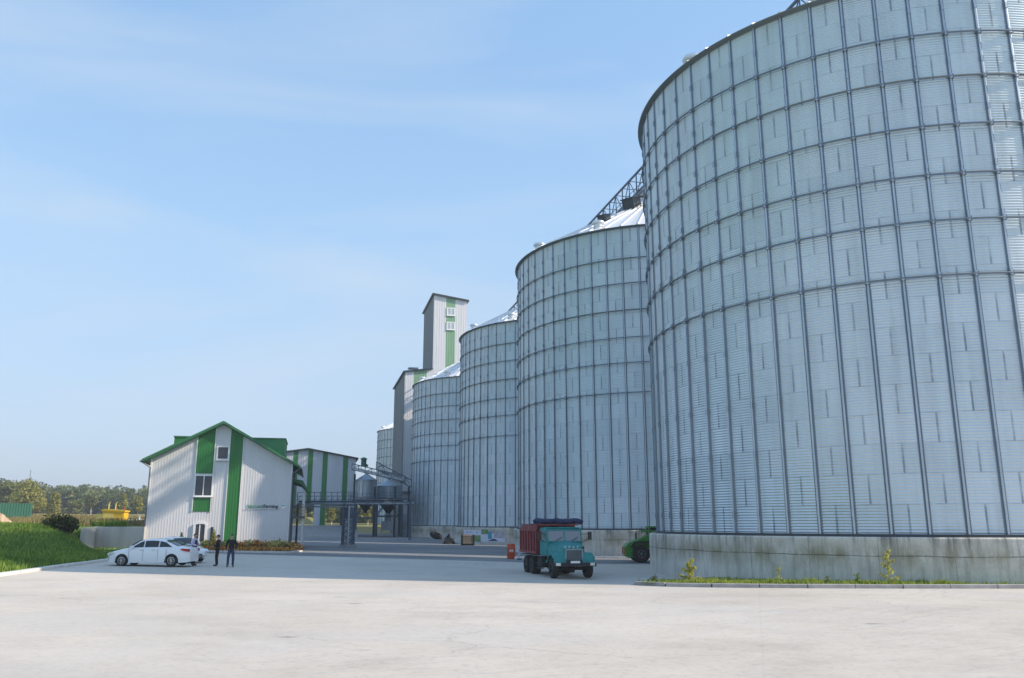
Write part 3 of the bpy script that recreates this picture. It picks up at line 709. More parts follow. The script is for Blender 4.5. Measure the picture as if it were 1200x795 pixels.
MB().box(4.93, 5.12, -.1, -.02, B0, HZ - .35).build('meter_cabinet', M['trimd'], off)
# roof
rf = MB()
for xa, za, xb_, zb_ in ((-.65, HZ + 4.82, 5.33, HZ + 8.03), (5.33, HZ + 8.03, 11.65, HZ + 4.47)):
    rf.prism([(xa, za), (xb_, zb_), (xb_, zb_ + .12), (xa, za + .12)], -.6, LEN + .5)
rfo = rf.build('roof', M['roofg'], off)
rb = MB()
for xa, za, xb_, zb_ in ((-.65, HZ + 4.96, 5.30, HZ + 8.17), (5.36, HZ + 8.17, 11.65, HZ + 4.61)):
    for yv_ in np.arange(-.5, LEN + .4, .5): rb.bar((xa, yv_, za), (xb_, yv_, zb_), .04, .05)
rb.build('standing_seams', M['roofg'], rfo)
fa = MB()
for xa, za, xb_, zb_ in ((-.67, HZ + 4.76, 5.33, HZ + 7.98), (5.33, HZ + 7.98, 11.67, HZ + 4.41)):
    fa.prism([(xa, za), (xb_, zb_), (xb_, zb_ + .19), (xa, za + .19)], -.66, -.602)
fa.prism([(0, HZ + 5.0), (5.33, HZ + 7.93), (5.33, HZ + 7.99), (0, HZ + 5.1)], -.6, -.05)
fa.build('fascia', M['trimg'], off)
for xa, za, xc in ((-.73, HZ + 4.80, -.05), (11.73, HZ + 4.45, 11.08)):
    g_ = MB(); g_.bar((xa, -.55, za), (xa, LEN + .4, za), .14, .12)
    g_.path([(xa, -.45, za), (xc, -.12, za - .45), (xc, -.12, B0)], .055)
    g_.build('gutter', M['gutter'], off)
# dormers
for nm, x0, x1, in (('dormer', 1.2, 5.0), ('dormer', 5.7, 10.25)):
    t1, t2, zt_ = 2.3, 7.5, HZ + 7.05
    zb0 = (ztop(x0) - .1) if x0 < 5 else ztop(x1) - .3
    dm = MB(); dm.box(x0, x1, t1, t2, zb0 - .2, zt_)
    d_ = dm.build(nm, M['cladg'] if x0 < 5 else M['roofg'], off)
    MB().box(x0 - .06, x1 + .06, t1 - .08, t2 + .15, zt_ + .003, zt_ + .1).build('dormer_roof', M['trimg'], d_)
# side porch with balcony
po = MB()
for (x, y) in ((12.05, 2.6), (12.05, 5.0), (12.05, 8.2)): MB().box(x - .09, x + .09, y - .09, y + .09, B0 - .1, HZ + 2.75).build('porch_post', M['white'], off)
ps = MB()
ps.prism([(11.03, HZ + 3.7), (11.9, HZ + 3.55), (12.35, HZ + 2.8), (12.36, HZ + 2.6), (11.8, HZ + 3.2), (11.03, HZ + 3.45)], 2.2, 8.6)
ps.build('porch_roof', M['trimg'], off)
pb = MB(); pb.box(11.05, 12.2, 2.4, 8.4, HZ + .35, HZ + .55)
pb.build('balcony_floor', M['gutter'], off)
pr = MB()
for z in (.75, 1.0, 1.25, 1.5): pr.bar((12.1, 2.4, HZ + z), (12.1, 8.4, HZ + z), .035); pr.bar((11.1, 2.4, HZ + z), (12.1, 2.4, HZ + z), .035)
pr.build('railing', M['gutter'], off)
window(off, 0, 0.01, 0, .01, 50) if False else None
# lettering on the facade
dkg = mat('sign_dark', (.05, .06, .08), .5); grn = mat('sign_green', (.05, .33, .16), .5)
sg = MB(); sg.box(7.35, 10.15, -.055, -.045, HZ + 1.02, HZ + 1.05); sgo = sg.build('sign_line', mat('sign_grey', (.25, .28, .3), .5), off)
a, wd = text_mesh('UkrLand', .36, grn, sgo, 'sign_lettering', (7.62, -.05, HZ + 1.2), (R_(90), 0, 0), bold=.004)
b, wd2 = text_mesh('Farming', .36, dkg, sgo, 'sign_lettering', (7.62 + wd + .03, -.05, HZ + 1.2), (R_(90), 0, 0), bold=.008)
lx = 7.62 + wd + wd2 + .45
lo = MB(); lo.lathe([(.0, -.02), (.21, -.02), (.21, .02)], (lx, -.06, HZ + 1.3), 20, 'Y'); lo.build('sign_emblem', M['white'], sgo)
lo = MB(); lo.prism([(lx - .2, HZ + 1.32), (lx - .05, HZ + 1.44), (lx + .2, HZ + 1.38), (lx + .02, HZ + 1.34)], -.095, -.085); lo.build('emblem_leaf', grn, sgo)

# elevator tower
T0 = Vector((-20.887, 162.0, -2.3)); TZ = 2.3
tw = empty('elevator_tower', T0, UA, label='tall stepped white elevator tower with green stripe and grey side', cat='tower')
def low(x): return TZ + 29.2 + (x + .4) * .14
clad('front_wall', M['clad'], tw, -.4, 1.36, -1, low, 0, .5, .018)
clad('green_panel', M['cladp'], tw, 1.36, 3.9, -1, low, -.0, .5, .018)
clad('front_wall', M['clad'], tw, 3.9, 5.12, -1, low, 0, .5, .018)
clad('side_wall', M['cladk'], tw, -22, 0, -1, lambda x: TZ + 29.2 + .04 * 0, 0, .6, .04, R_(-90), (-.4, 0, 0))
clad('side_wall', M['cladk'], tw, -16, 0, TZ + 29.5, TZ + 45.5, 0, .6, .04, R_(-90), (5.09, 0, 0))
clad('side_wall', M['clad'], tw, 0, 16, -1, TZ + 44.5, 0, .6, .04, R_(90), (11.9, 0, 0))
def th(x): return TZ + 45.45 - (x - 5.09) * .14
clad('front_wall', M['clad'], tw, 5.09, 7.62, -1, th, 0, .5, .018)
clad('green_panel', M['cladp'], tw, 7.62, 9.52, -1, th, -.0, .5, .018)
clad('front_wall', M['clad'], tw, 9.52, 11.9, -1, th, 0, .5, .018)
for z0_ in (38.3, 41.3):
    window(tw, 7.72, 9.46, TZ + z0_, TZ + z0_ + 1.7, -.03, 1, transom=True, fw=.22, pane=mat('pale_glass', (.45, .5, .55), .2))
r = MB(); r.prism([(-.8, low(-.8) + .02), (5.09, low(5.09) + .02), (5.09, low(5.09) + .3), (-.8, low(-.8) + .3)], -.45, 22.4)
r.prism([(4.7, th(4.7) + .02), (12.3, th(12.3) + .02), (12.3, th(12.3) + .35), (4.7, th(4.7) + .35)], -.45, 16.4)
r.build('roof', M['trimd'], tw)
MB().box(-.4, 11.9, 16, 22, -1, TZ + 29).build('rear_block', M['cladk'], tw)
v = MB(); v.cyl((1.5, 3, low(1.5)), (1.5, 3, low(1.5) + 1.0), .35); v.box(.5, 2.5, 2.2, 3.8, low(1.5) + 1.0, low(1.5) + 1.25); v.build('roof_fan', M['galv'], tw)
bx = MB(); bx.box(-.9, .6, -1.2, -.2, TZ - .2, TZ + 1.6); bx.build('cabinet', M['galv'], tw)
pt = MB(); pt.bar((-.5, -.15, -1), (-.5, -.15, TZ + 28), .12); pt.box(-.4, 11.9, -.6, -.05, TZ + 5.5, TZ + 5.9); pt.build('drain_pipe', M['gutter'], tw)

# striped reception shed
SH = Vector((-37.827, 142.0, -.47)); SZ = .47
sh = empty('reception_shed', SH, UA, label='raised white shed with vertical green stripes above two open bays', cat='building')
def st_(x): return SZ + (12.26 - (2.93 - x) * .155 if x < 2.93 else 12.26 - (x - 2.93) * .18)
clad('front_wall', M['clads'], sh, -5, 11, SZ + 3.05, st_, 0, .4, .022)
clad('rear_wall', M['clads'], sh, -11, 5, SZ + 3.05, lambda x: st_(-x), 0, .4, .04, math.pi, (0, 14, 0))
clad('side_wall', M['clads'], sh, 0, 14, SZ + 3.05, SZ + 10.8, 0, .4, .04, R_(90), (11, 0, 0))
gr = M['cladg']
for a, b in ((-2.4, -1.6), (.55, 1.3), (2.97, 3.77), (5.42, 6.24), (8.88, 9.7)):
    clad('green_panel', gr, sh, a, b, SZ + 3.05, lambda x: st_(x) - .02, -.05, .4, .022)
clad('column_panel', M['clads'], sh, 4.35, 5.4, -.2, SZ + 3.04, 0, .4, .022)
clad('column_panel', gr, sh, 5.42, 6.24, -.2, SZ + 3.04, -.05, .4, .022)
cl_ = MB(); cl_.box(8.8, 10.6, -.02, .6, -.3, SZ + 3.1); cl_.box(-1, -.4, -.02, .5, -.3, SZ + 3.1); cl_.box(4.4, 6.2, .1, .5, -.3, SZ + 3.1)
cl_.box(10.2, 10.7, 13.2, 13.8, -.3, SZ + 3.1); cl_.box(-1, -.5, 13.2, 13.8, -.3, SZ + 3.1)
cl_.build('column', M['trimd'], sh)
rr = MB()
for xa, xb_ in ((-5.4, 2.93), (2.93, 11.45)): rr.prism([(xa, st_(xa) + .02), (xb_, st_(xb_) + .02), (xb_, st_(xb_) + .24), (xa, st_(xa) + .24)], -.5, 14.5)
rr.build('roof', M['trimd'], sh)
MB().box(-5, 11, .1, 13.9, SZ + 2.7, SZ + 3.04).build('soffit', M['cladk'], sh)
# loading ramp in front of the shed
rp = MB(); pts_ = []
p0 = SH + UX * (-4) ; 
ramp = MB(); x0r, x1r = -4, 11.5
gzf = float(gz(-32, 136)) + 2.3
ramp.add([(x0r, -8.5, gzf - .3 - 1.83 + .0), (x1r, -8.5, gzf - .3 - 1.83), (x1r, -.6, 0), (x0r, -.6, 0), (x1r, 14.5, 0), (x0r, 14.5, 0), (x0r, -8.5, -2.6), (x1r, -8.5, -2.6), (x0r, 14.5, -2.6), (x1r, 14.5, -2.6)],
         [(0, 1, 2, 3), (3, 2, 4, 5), (1, 7, 9, 4, 2), (0, 3, 5, 8, 6), (5, 4, 9, 8), (0, 6, 7, 1)])
o = ramp.build('ramp', M['kerb']); o.location = SH; o.rotation_euler.z = UA; tag(o, kind='structure')

# unseen tower added behind the third silo to shade the shed ramp
dt = empty('shade_tower', (0.6, 131.5, -2.66), UA, label='boxy grey tower added unseen behind the banner silo to shade the ramp', cat='tower')
for nm, rot, lc in (('front_wall', 0, (-4.2, -4, 0)), ('side_wall', 90, (4.2, -4, 0)), ('rear_wall', 180, (4.2, 4, 0)), ('side_wall', -90, (-4.2, 4, 0))):
    clad(nm, M['cladk'], dt, 0, 8.4 if rot in (0, 180) else 8, -.5, 28.2, 0, .5, .03, R_(rot), lc)
MB().prism([(-4.5, 28.2), (4.5, 28.2), (0, 29.4)], -4.3, 4.3).build('roof', M['trimd'], dt)
# hopper bins on their frames
def hopper(x, y, rad, zlow, zeave, zapex, zcone, label):
    b = float(gz(x, y)); t = empty('hopper_bin', (x, y, b), UA, label=label, cat='hopper silo')
    q = lambda z: z - b
    MB().lathe([(rad, q(zlow)), (rad, q(zeave))], n=48).build('bin_wall', M['galv'], t, smooth=True)
    rf = MB().lathe([(rad + .12, q(zeave) - .05), (rad + .1, q(zeave) + .08), (.3, q(zapex)), (.3, q(zapex) + .25), (0, q(zapex) + .3)], n=24).build('roof', M['stiff'], t)
    MB().lathe([(rad, q(zlow)), (.3, q(zcone)), (.3, q(zcone) - .3)], n=32).build('hopper_cone', M['chas'], t, smooth=True)
    s = MB()
    for k in range(16):
        a = 2 * math.pi * k / 16; s.bar((rad * 1.01 * math.cos(a), rad * 1.01 * math.sin(a), q(zlow)), (rad * 1.01 * math.cos(a), rad * 1.01 * math.sin(a), q(zeave)), .09)
    s.lathe([(rad, q(zlow)), (rad + .15, q(zlow)), (rad + .15, q(zlow) + .2), (rad, q(zlow) + .2)], n=32)
    s.build('stiffener', M['stiff'], t)
    leg = None
    for sx_ in (-1, 1):
        for sy_ in (-1, 1):
            l = MB().box(-.2, .2, -.2, .2, 0, q(zlow)).build('leg', M['truss'], t); l.location = (sx_ * rad * .95, sy_ * rad * .95, 0)
    fr = MB()
    for z in (q(zlow) - .15, q(zlow) - 3.0):
        for sg_ in (-1, 1):
            fr.bar((-rad * .95, sg_ * rad * .95, z), (rad * .95, sg_ * rad * .95, z), .28); fr.bar((sg_ * rad * .95, -rad * .95, z), (sg_ * rad * .95, rad * .95, z), .28)
    for sg_ in (-1, 1): fr.bar((-rad * .95, sg_ * rad * .95, q(zlow) - 3), (0, sg_ * rad * .95, q(zlow) - .2), .14); fr.bar((rad * .95, sg_ * rad * .95, q(zlow) - 3), (0, sg_ * rad * .95, q(zlow) - .2), .14)
    fr.build('frame', M['truss'], t)
    pl = MB(); pl.lathe([(rad + .1, q(zlow) - .05), (rad + .9, q(zlow) - .05), (rad + .9, q(zlow) + .02), (rad + .1, q(zlow) + .02)], n=32)
    for z in (.5, 1.0): pl.lathe([(rad + .86, q(zlow) + z), (rad + .9, q(zlow) + z), (rad + .9, q(zlow) + z + .05)], n=32)
    for k in range(20):
        a = 2 * math.pi * k / 20; c_, s_ = (rad + .88) * math.cos(a), (rad + .88) * math.sin(a); pl.bar((c_, s_, q(zlow)), (c_, s_, q(zlow) + 1.02), .05)
    pl.build('service_platform', M['ring'], t)
    return t
hopper(-24.95, 143.5, 1.72, 3.75, 7.05, 8.1, 1.9, 'smaller round steel hopper bin on dark frame beside the striped shed')
hb = hopper(-22.0, 150, 2.3, 4.1, 6.3, 7.5, 1.6, 'wider round steel hopper bin on dark frame against the tower')
x_ = MB(); x_.box(-1.0, 1.0, -.9, .9, 1.0, 2.6); x_.cyl((0, 0, 2.6), (0, 0, 4.0), .5); x_.bar((-1.2, -1.2, 0), (-1.2, -1.2, 3), .15); x_.bar((1.2, -1.2, 0), (1.2, -1.2, 3), .15)
x_.build('dosing_unit', M['galv'], hb)
# inclined conveyors over the hoppers
def conveyor(a, b, w, h, label, m1=M['truss']):
    A, B = Vector(a), Vector(b); t = empty('inclined_conveyor', A, label=label, cat='conveyor'); d = B - A; n = Vector((-d.y, d.x, 0)).normalized() * w / 2; u = Vector((0, 0, h))
    f = MB(); N = max(3, int(d.length / 1.0))
    for s in (-1, 1):
        for k in (0, 1): f.bar(n * s + u * k, d + n * s + u * k, .1)
        for i in range(N + 1):
            p = d * i / N; f.bar(p + n * s, p + n * s + u, .06)
            if i < N: f.bar(p + n * s + u * (i % 2), d * (i + 1) / N + n * s + u * ((i + 1) % 2), .06)
    f.build('truss', m1, t)
    MB().bar(Vector((0, 0, .3)), d + Vector((0, 0, .3)), w * .8, .35).build('belt_casing', M['galv'], t)
    return t
conveyor((-26.6, 138.6, 8.6), (-17.9, 139.6, 6.6), 1.0, .95, 'sloping truss conveyor running from the shed across both hopper bins')
conveyor((-22.9, 140.6, 8.8), (-17.0, 141.6, 5.8), 1.1, 1.2, 'dark steep conveyor ending above the wider hopper bin')
w = conveyor((-26.2, 139.5, 2.9), (-16.6, 141.7, 2.9), .9, 1.1, 'level railed catwalk under the hopper bins')
mb = MB()
for x, y in ((-26.2, 139.4), (-22.9, 140.2), (-19.6, 141), (-17.4, 141.5)): mb.bar((x + 26.2, y - 139.5, -2.9 + float(gz(x, y)) - .1), (x + 26.2, y - 139.5, 5 if x < -23 else 3), .3)
mb.build('post', M['chas'], w)
mp_ = MB(); mp_.cyl((0, 0, 0), (0, 0, 1.3), .45, n=14); mp_.lathe([(.0, 1.6), (.6, 1.3), (.6, 1.2)], n=14); mp_.cyl((0, 0, .5), (.7, 0, .1), .2)
o = mp_.build('drive_motor', M['fenceg'], bpy.data.objects['inclined_conveyor']); o.location = (1.9, .2, .5)

# pipe bridge on its lattice pillar, right of the office
pbk = empty('pipe_bridge', (-15.45, 80, float(gz(-15.4, 80))), label='pipe bridge with railings carried on a grey lattice pillar', cat='pipe bridge')
zB = 1.75 + 2.24
m1 = MB()
for x in (-.42, .42):
    for y in (-.42, .42): m1.bar((x * 1.2, y, -.1), (x, y, zB), .13)
for k in range(7):
    a, b = zB * k / 7, zB * (k + 1) / 7
    for y in (-.42, .42): m1.bar((-.48, y, a), (.44, y, b), .07); m1.bar((.48, y, a), (-.44, y, b), .07)
    for x in (-.46, .46): m1.bar((x, -.42, a), (x, .42, b), .07)
m1.build('pillar', M['truss'], pbk)
MB().box(-.3, .3, -.3, .3, 0, 2.6).cyl((.1, -.5, 0), (.1, -.5, 3.8), .12).build('riser', M['galv'], pbk)
MB().box(-.7, .7, -.7, .7, -.2, .22).build('footing', M['kerb'], pbk)
def PB(t, y, z): return (t, y, z)
e0, e1 = Vector((-5.0, .5, zB)), Vector((.55, -.1, zB)); e2 = Vector((1.35, 37, zB + 1.05))
d1 = MB()
for o_ in (0, .28): d1.bar(e0 + Vector((0, -.35, -o_)), e1 + Vector((0, -.35, -o_)), .13)
d1.bar(e0 + Vector((0, .4, 0)), e1 + Vector((0, .4, 0)), .13); d1.bar(e0, e1, .7, .05)
d1.build('deck', M['galv'], pbk)
h_ = MB()
for z in (.35, .7, 1.05): h_.bar(e0 + Vector((0, -.38, z)), e1 + Vector((0, -.38, z)), .045)
for i in range(11): p = e0.lerp(e1, i / 10) + Vector((0, -.38, 0)); h_.bar(p, p + Vector((0, 0, 1.05)), .05)
for i in range(10):
    p = e0.lerp(e1, i / 10) + Vector((0, -.38, .35)); q_ = e0.lerp(e1, (i + .5) / 10) + Vector((0, -.38, .7)); h_.bar(p, q_, .035)
h_.build('railing', M['truss'], pbk)
pp = MB(); pp.path([e1 + Vector((0, 0, .1)), e2 + Vector((0, 0, 0))], .07); pp.path([e1 + Vector((-.3, 0, .35)), e2 + Vector((-.3, 0, .3))], .05); pp.path([e0 + Vector((0, .2, .2)), e1 + Vector((0, .2, .2))], .09)
pp.build('pipe', M['truss'], pbk)
ps_ = MB(); ps_.bar(e2 + Vector((0, 0, 0)), e2 + Vector((0, 0, -zB - 1.5)), .3); ps_.build('post', M['truss'], pbk); ps_ = MB(); ps_.bar(e0, e0 + Vector((0, 0, -zB - .2)), .16); ps_.build('post', M['truss'], pbk)

# retaining wall on the left
rw = MB()
A_, B_, C_ = Vector((-29.35, 58.0, 0)), Vector((-31.0, 62.95, 0)), Vector((-26.75, 61.9, 0))
def wseg(mb, a, b, z0, z1, th=.28):
    d = (b - a).normalized(); n = Vector((d.y, -d.x, 0)) * th / 2
    vs = [p + s * n + Vector((0, 0, z)) for z in (z0, z1) for p, s in ((a, -1), (b, -1), (b, 1), (a, 1))]
    mb.add(vs, [(0, 1, 2, 3), (4, 5, 6, 7), (0, 1, 5, 4), (1, 2, 6, 5), (2, 3, 7, 6), (3, 0, 4, 7)])
wseg(rw, A_, B_, -2.6, -.34); wseg(rw, B_ + Vector((.05, .02, 0)), C_, -2.6, -.30); 
tag(rw.build('retaining_wall', M['rwall'], bevel=.02), 'low concrete retaining wall holding the bank left of the office', 'wall')

# ------------------------------------------------------------------ wheels and cars
def wheel(parent, x, y, r, w, side, rimm, spokes=9, rr=.62, name='wheel'):
    prof = [(r * rr, -w / 2), (r * .9, -w / 2), (r * .985, -w * .36), (r, -w * .2), (r, w * .2), (r * .985, w * .36), (r * .9, w / 2), (r * rr, w / 2)]
    t = MB().lathe(prof, n=32, axis='Y', close=True).build(name, M['tyre'], parent, smooth=True); t.location = (x, y, r)
    s = side; m = MB()
    m.lathe([(r * rr, s * w * .5), (r * rr * .9, s * w * .52), (r * rr * .86, s * w * .3)], n=32, axis='Y')
    MB().lathe([(r * rr * .99, s * w * .25), (0, s * w * .22)], n=24, axis='Y').build('brake_disc', M['chas'], t)
    for k in range(spokes):
        a = 2 * math.pi * k / spokes; c_, s_ = math.cos(a), math.sin(a)
        m.bar((c_ * r * .1, s * w * .45, s_ * r * .1), (c_ * r * rr * .93, s * w * .42, s_ * r * rr * .93), r * .13, w * .08)
    m.lathe([(0, s * w * .52), (r * .14, s * w * .5), (r * .16, s * w * .2)], n=16, axis='Y')
    m.build('rim', rimm, t, smooth=True)
    return t
def make_car(label, x, y, rz, kind=0):
    t = empty('parked_car', (x, y, float(gz(x, y)) + .004), rz, .93, label=label, cat='car', group='white cars parked before the office')
    L = 4.56; xs = np.concatenate([np.linspace(-2.28, -1.9, 9), np.arange(-1.86, 1.9, .045), np.linspace(1.9, 2.28, 9)])
    # +x is the front. side outline
    def topz(x): return np.interp(x, [-2.28, -2.2, -1.9, -1.45, .95, 1.5, 2.0, 2.2, 2.28], [.72, .96, 1.02, 1.0, .97, .90, .78, .66, .5])
    def botz(x):
        b = np.interp(x, [-2.28, -2.1, -1.7, 1.7, 2.15, 2.28], [.25, .21, .2, .2, .22, .26])
        for c_ in (-1.34, 1.36):
            dx = abs(x - c_)
            if dx < .365: b = max(b, .3 + math.sqrt(.365 ** 2 - dx ** 2))
        return b
    def hw(x): return np.interp(x, [-2.28, -2.15, -1.7, -.8, .9, 1.7, 2.1, 2.28], [.62, .76, .85, .88, .88, .84, .70, .48])
    b = MB(); n = 15; vs = []
    for x_ in xs:
        w_, zb_, zt_ = hw(x_), botz(x_), topz(x_); z_w = max(zb_ + .02, .52)
        half = [(w_ * .97, zb_), (w_, max(zb_ + .01, .40)), (w_ * 1.0, max(zb_ + .02, .60)), (w_ * .985, max(zb_ + .03, zt_ - .18)), (w_ * .95, zt_ - .06), (w_ * .86, zt_ - .01), (w_ * .5, zt_ + .02)]
        row = [(x_, -a, z) for a, z in half] + [(x_, 0, zt_ + .03)] + [(x_, a, z) for a, z in half[::-1]]
        vs += row
    m = len(xs); fs = [(i * n + j, i * n + j + 1, (i + 1) * n + j + 1, (i + 1) * n + j) for i in range(m - 1) for j in range(n - 1)]
    fs += [tuple(range(n)), tuple(range((m - 1) * n, m * n))[::-1]]
    b.add(vs, fs)
    # greenhouse
    def roofz(x): return np.interp(x, [-1.75, -1.2, -.7, -.2, .2, .5, 1.1], [1.0, 1.26, 1.41, 1.46, 1.44, 1.37, .98])
    gx_ = np.linspace(-1.72, 1.08, 36); vs = []; n2 = 9
    for x_ in gx_:
        zr = max(roofz(x_), topz(x_) + .0); k = (zr - .95) / .5; wb = hw(x_) * .93; wt = wb - .2 * max(0, k)
        row = [(x_, -wb, .93), (x_, -wb + (wb - wt) * .9, zr - .07), (x_, -wt + .06, zr - .02), (x_, -wt * .5, zr + .01)]
        vs += row + [(x_, 0, zr + .02)] + [(a, -b_, c_) for a, b_, c_ in row[::-1]]
    m = len(gx_); b.add(vs, [(i * n2 + j, i * n2 + j + 1, (i + 1) * n2 + j + 1, (i + 1) * n2 + j) for i in range(m - 1) for j in range(n2 - 1)])
    body = b.build('body', M['paint'], t, smooth=True)
    MB().box(-1.9, 1.8, -.7, .7, .2, .62).build('underbody', M['blackp'], t)
    # side glass follows the tumblehome
    def sp(x_, z, s):
        k = (z - .93) / (roofz(0) - .07 - .93) ; wb = hw(x_) * .93
        return (x_, s * (wb - .17 * k + .012), z)
    for s in (-1, 1):
        g = MB()
        for poly in ([(-1.32, 1.03), (-.62, 1.03), (-.62, 1.345), (-.95, 1.27)], [(-.56, 1.03), (.18, 1.02), (.18, 1.355), (-.2, 1.37), (-.56, 1.35)], [(.24, 1.02), (.92, 1.0), (.62, 1.17), (.40, 1.30), (.24, 1.345)]):
            vs = [sp(a, c_, s) for a, c_ in poly]; g.add(vs, [tuple(range(len(vs)))])
        g.build('side_windows', M['glassb'], t)
        mr = MB().box(.72, .9, s * .92 - .08, s * .92 + .08, .98, 1.1).build('mirror', M['paint'], t, bevel=.03)
        h = MB(); h.box(-.42, -.25, s * .885 - .012, s * .885 + .012, .86, .89); h.box(.3 - .62 + .55, .4, s * .885 - .012, s * .885 + .012, .86, .89)
        h.build('door_handle', M['rim'], t)
        lmp = MB().prism([(1.78, .72), (2.16, .60), (2.2, .66), (2.1, .74), (1.9, .79)], s * .62, s * .80).build('headlight', M['lamp'], t, bevel=.01)
        tl = MB().prism([(-2.25, .78), (-2.22, .93), (-1.85, .95), (-1.8, .88), (-2.0, .82)], s * .62, s * .845).build('tail_light', M['red_l'], t, bevel=.01)
    def cross(x0, x1, name, inset=.06):
        v = []
        for x_ in np.linspace(x0, x1, 5):
            zr = roofz(x_); k = (zr - .95) / .5; wt = hw(x_) * .93 - .2 * k - inset
            v.append([(x_, y_, zr + .05 - .02 * (y_ / wt) ** 2) for y_ in np.linspace(-wt, wt, 7)])
        g = MB(); vs = [p for r_ in v for p in r_]; g.add(vs, [(i * 7 + j, i * 7 + j + 1, (i + 1) * 7 + j + 1, (i + 1) * 7 + j) for i in range(4) for j in range(6)])
        g.build(name, M['glassb'], t, smooth=True)
    cross(1.02, .52, 'windscreen'); cross(-1.6, -.9, 'rear_window')
    gr_ = MB(); gr_.box(2.2, 2.29, -.32, .32, .36, .5); gr_.box(2.16, 2.285, -.36, .36, .27, .32); gr_.build('grille', M['blackp'], t)
    fl = MB()
    for s in (-1, 1): fl.cyl((1.95, s * .6, .42), (2.145, s * .6, .42), .08)
    fl.build('fog_lamp', M['blackp'], t)
    MB().box(2.24, 2.29, -.26, .26, .37, .47).build('number_plate', M['plate'], t)
    ln = MB()
    for s in (-1, 1):
        for x_ in (-.59, .21, .98, -1.05): ln.box(x_ - .006, x_ + .006, s * .882 - .004, s * .882 + .004, .3, .93)
    ln.build('door_seams', M['gutter'], t)
    for x_ in (-1.34, 1.36):
        for s in (-1, 1): wheel(t, x_, s * .77, .315, .2, s, M['rim'])
    return t
make_car('white sedan parked side on, nearest the kerb of the left bank', -18.45, 43.9, R_(180))
make_car('white car half hidden behind the side-on sedan, nose towards the yard', -19.0, 48.3, R_(-38))

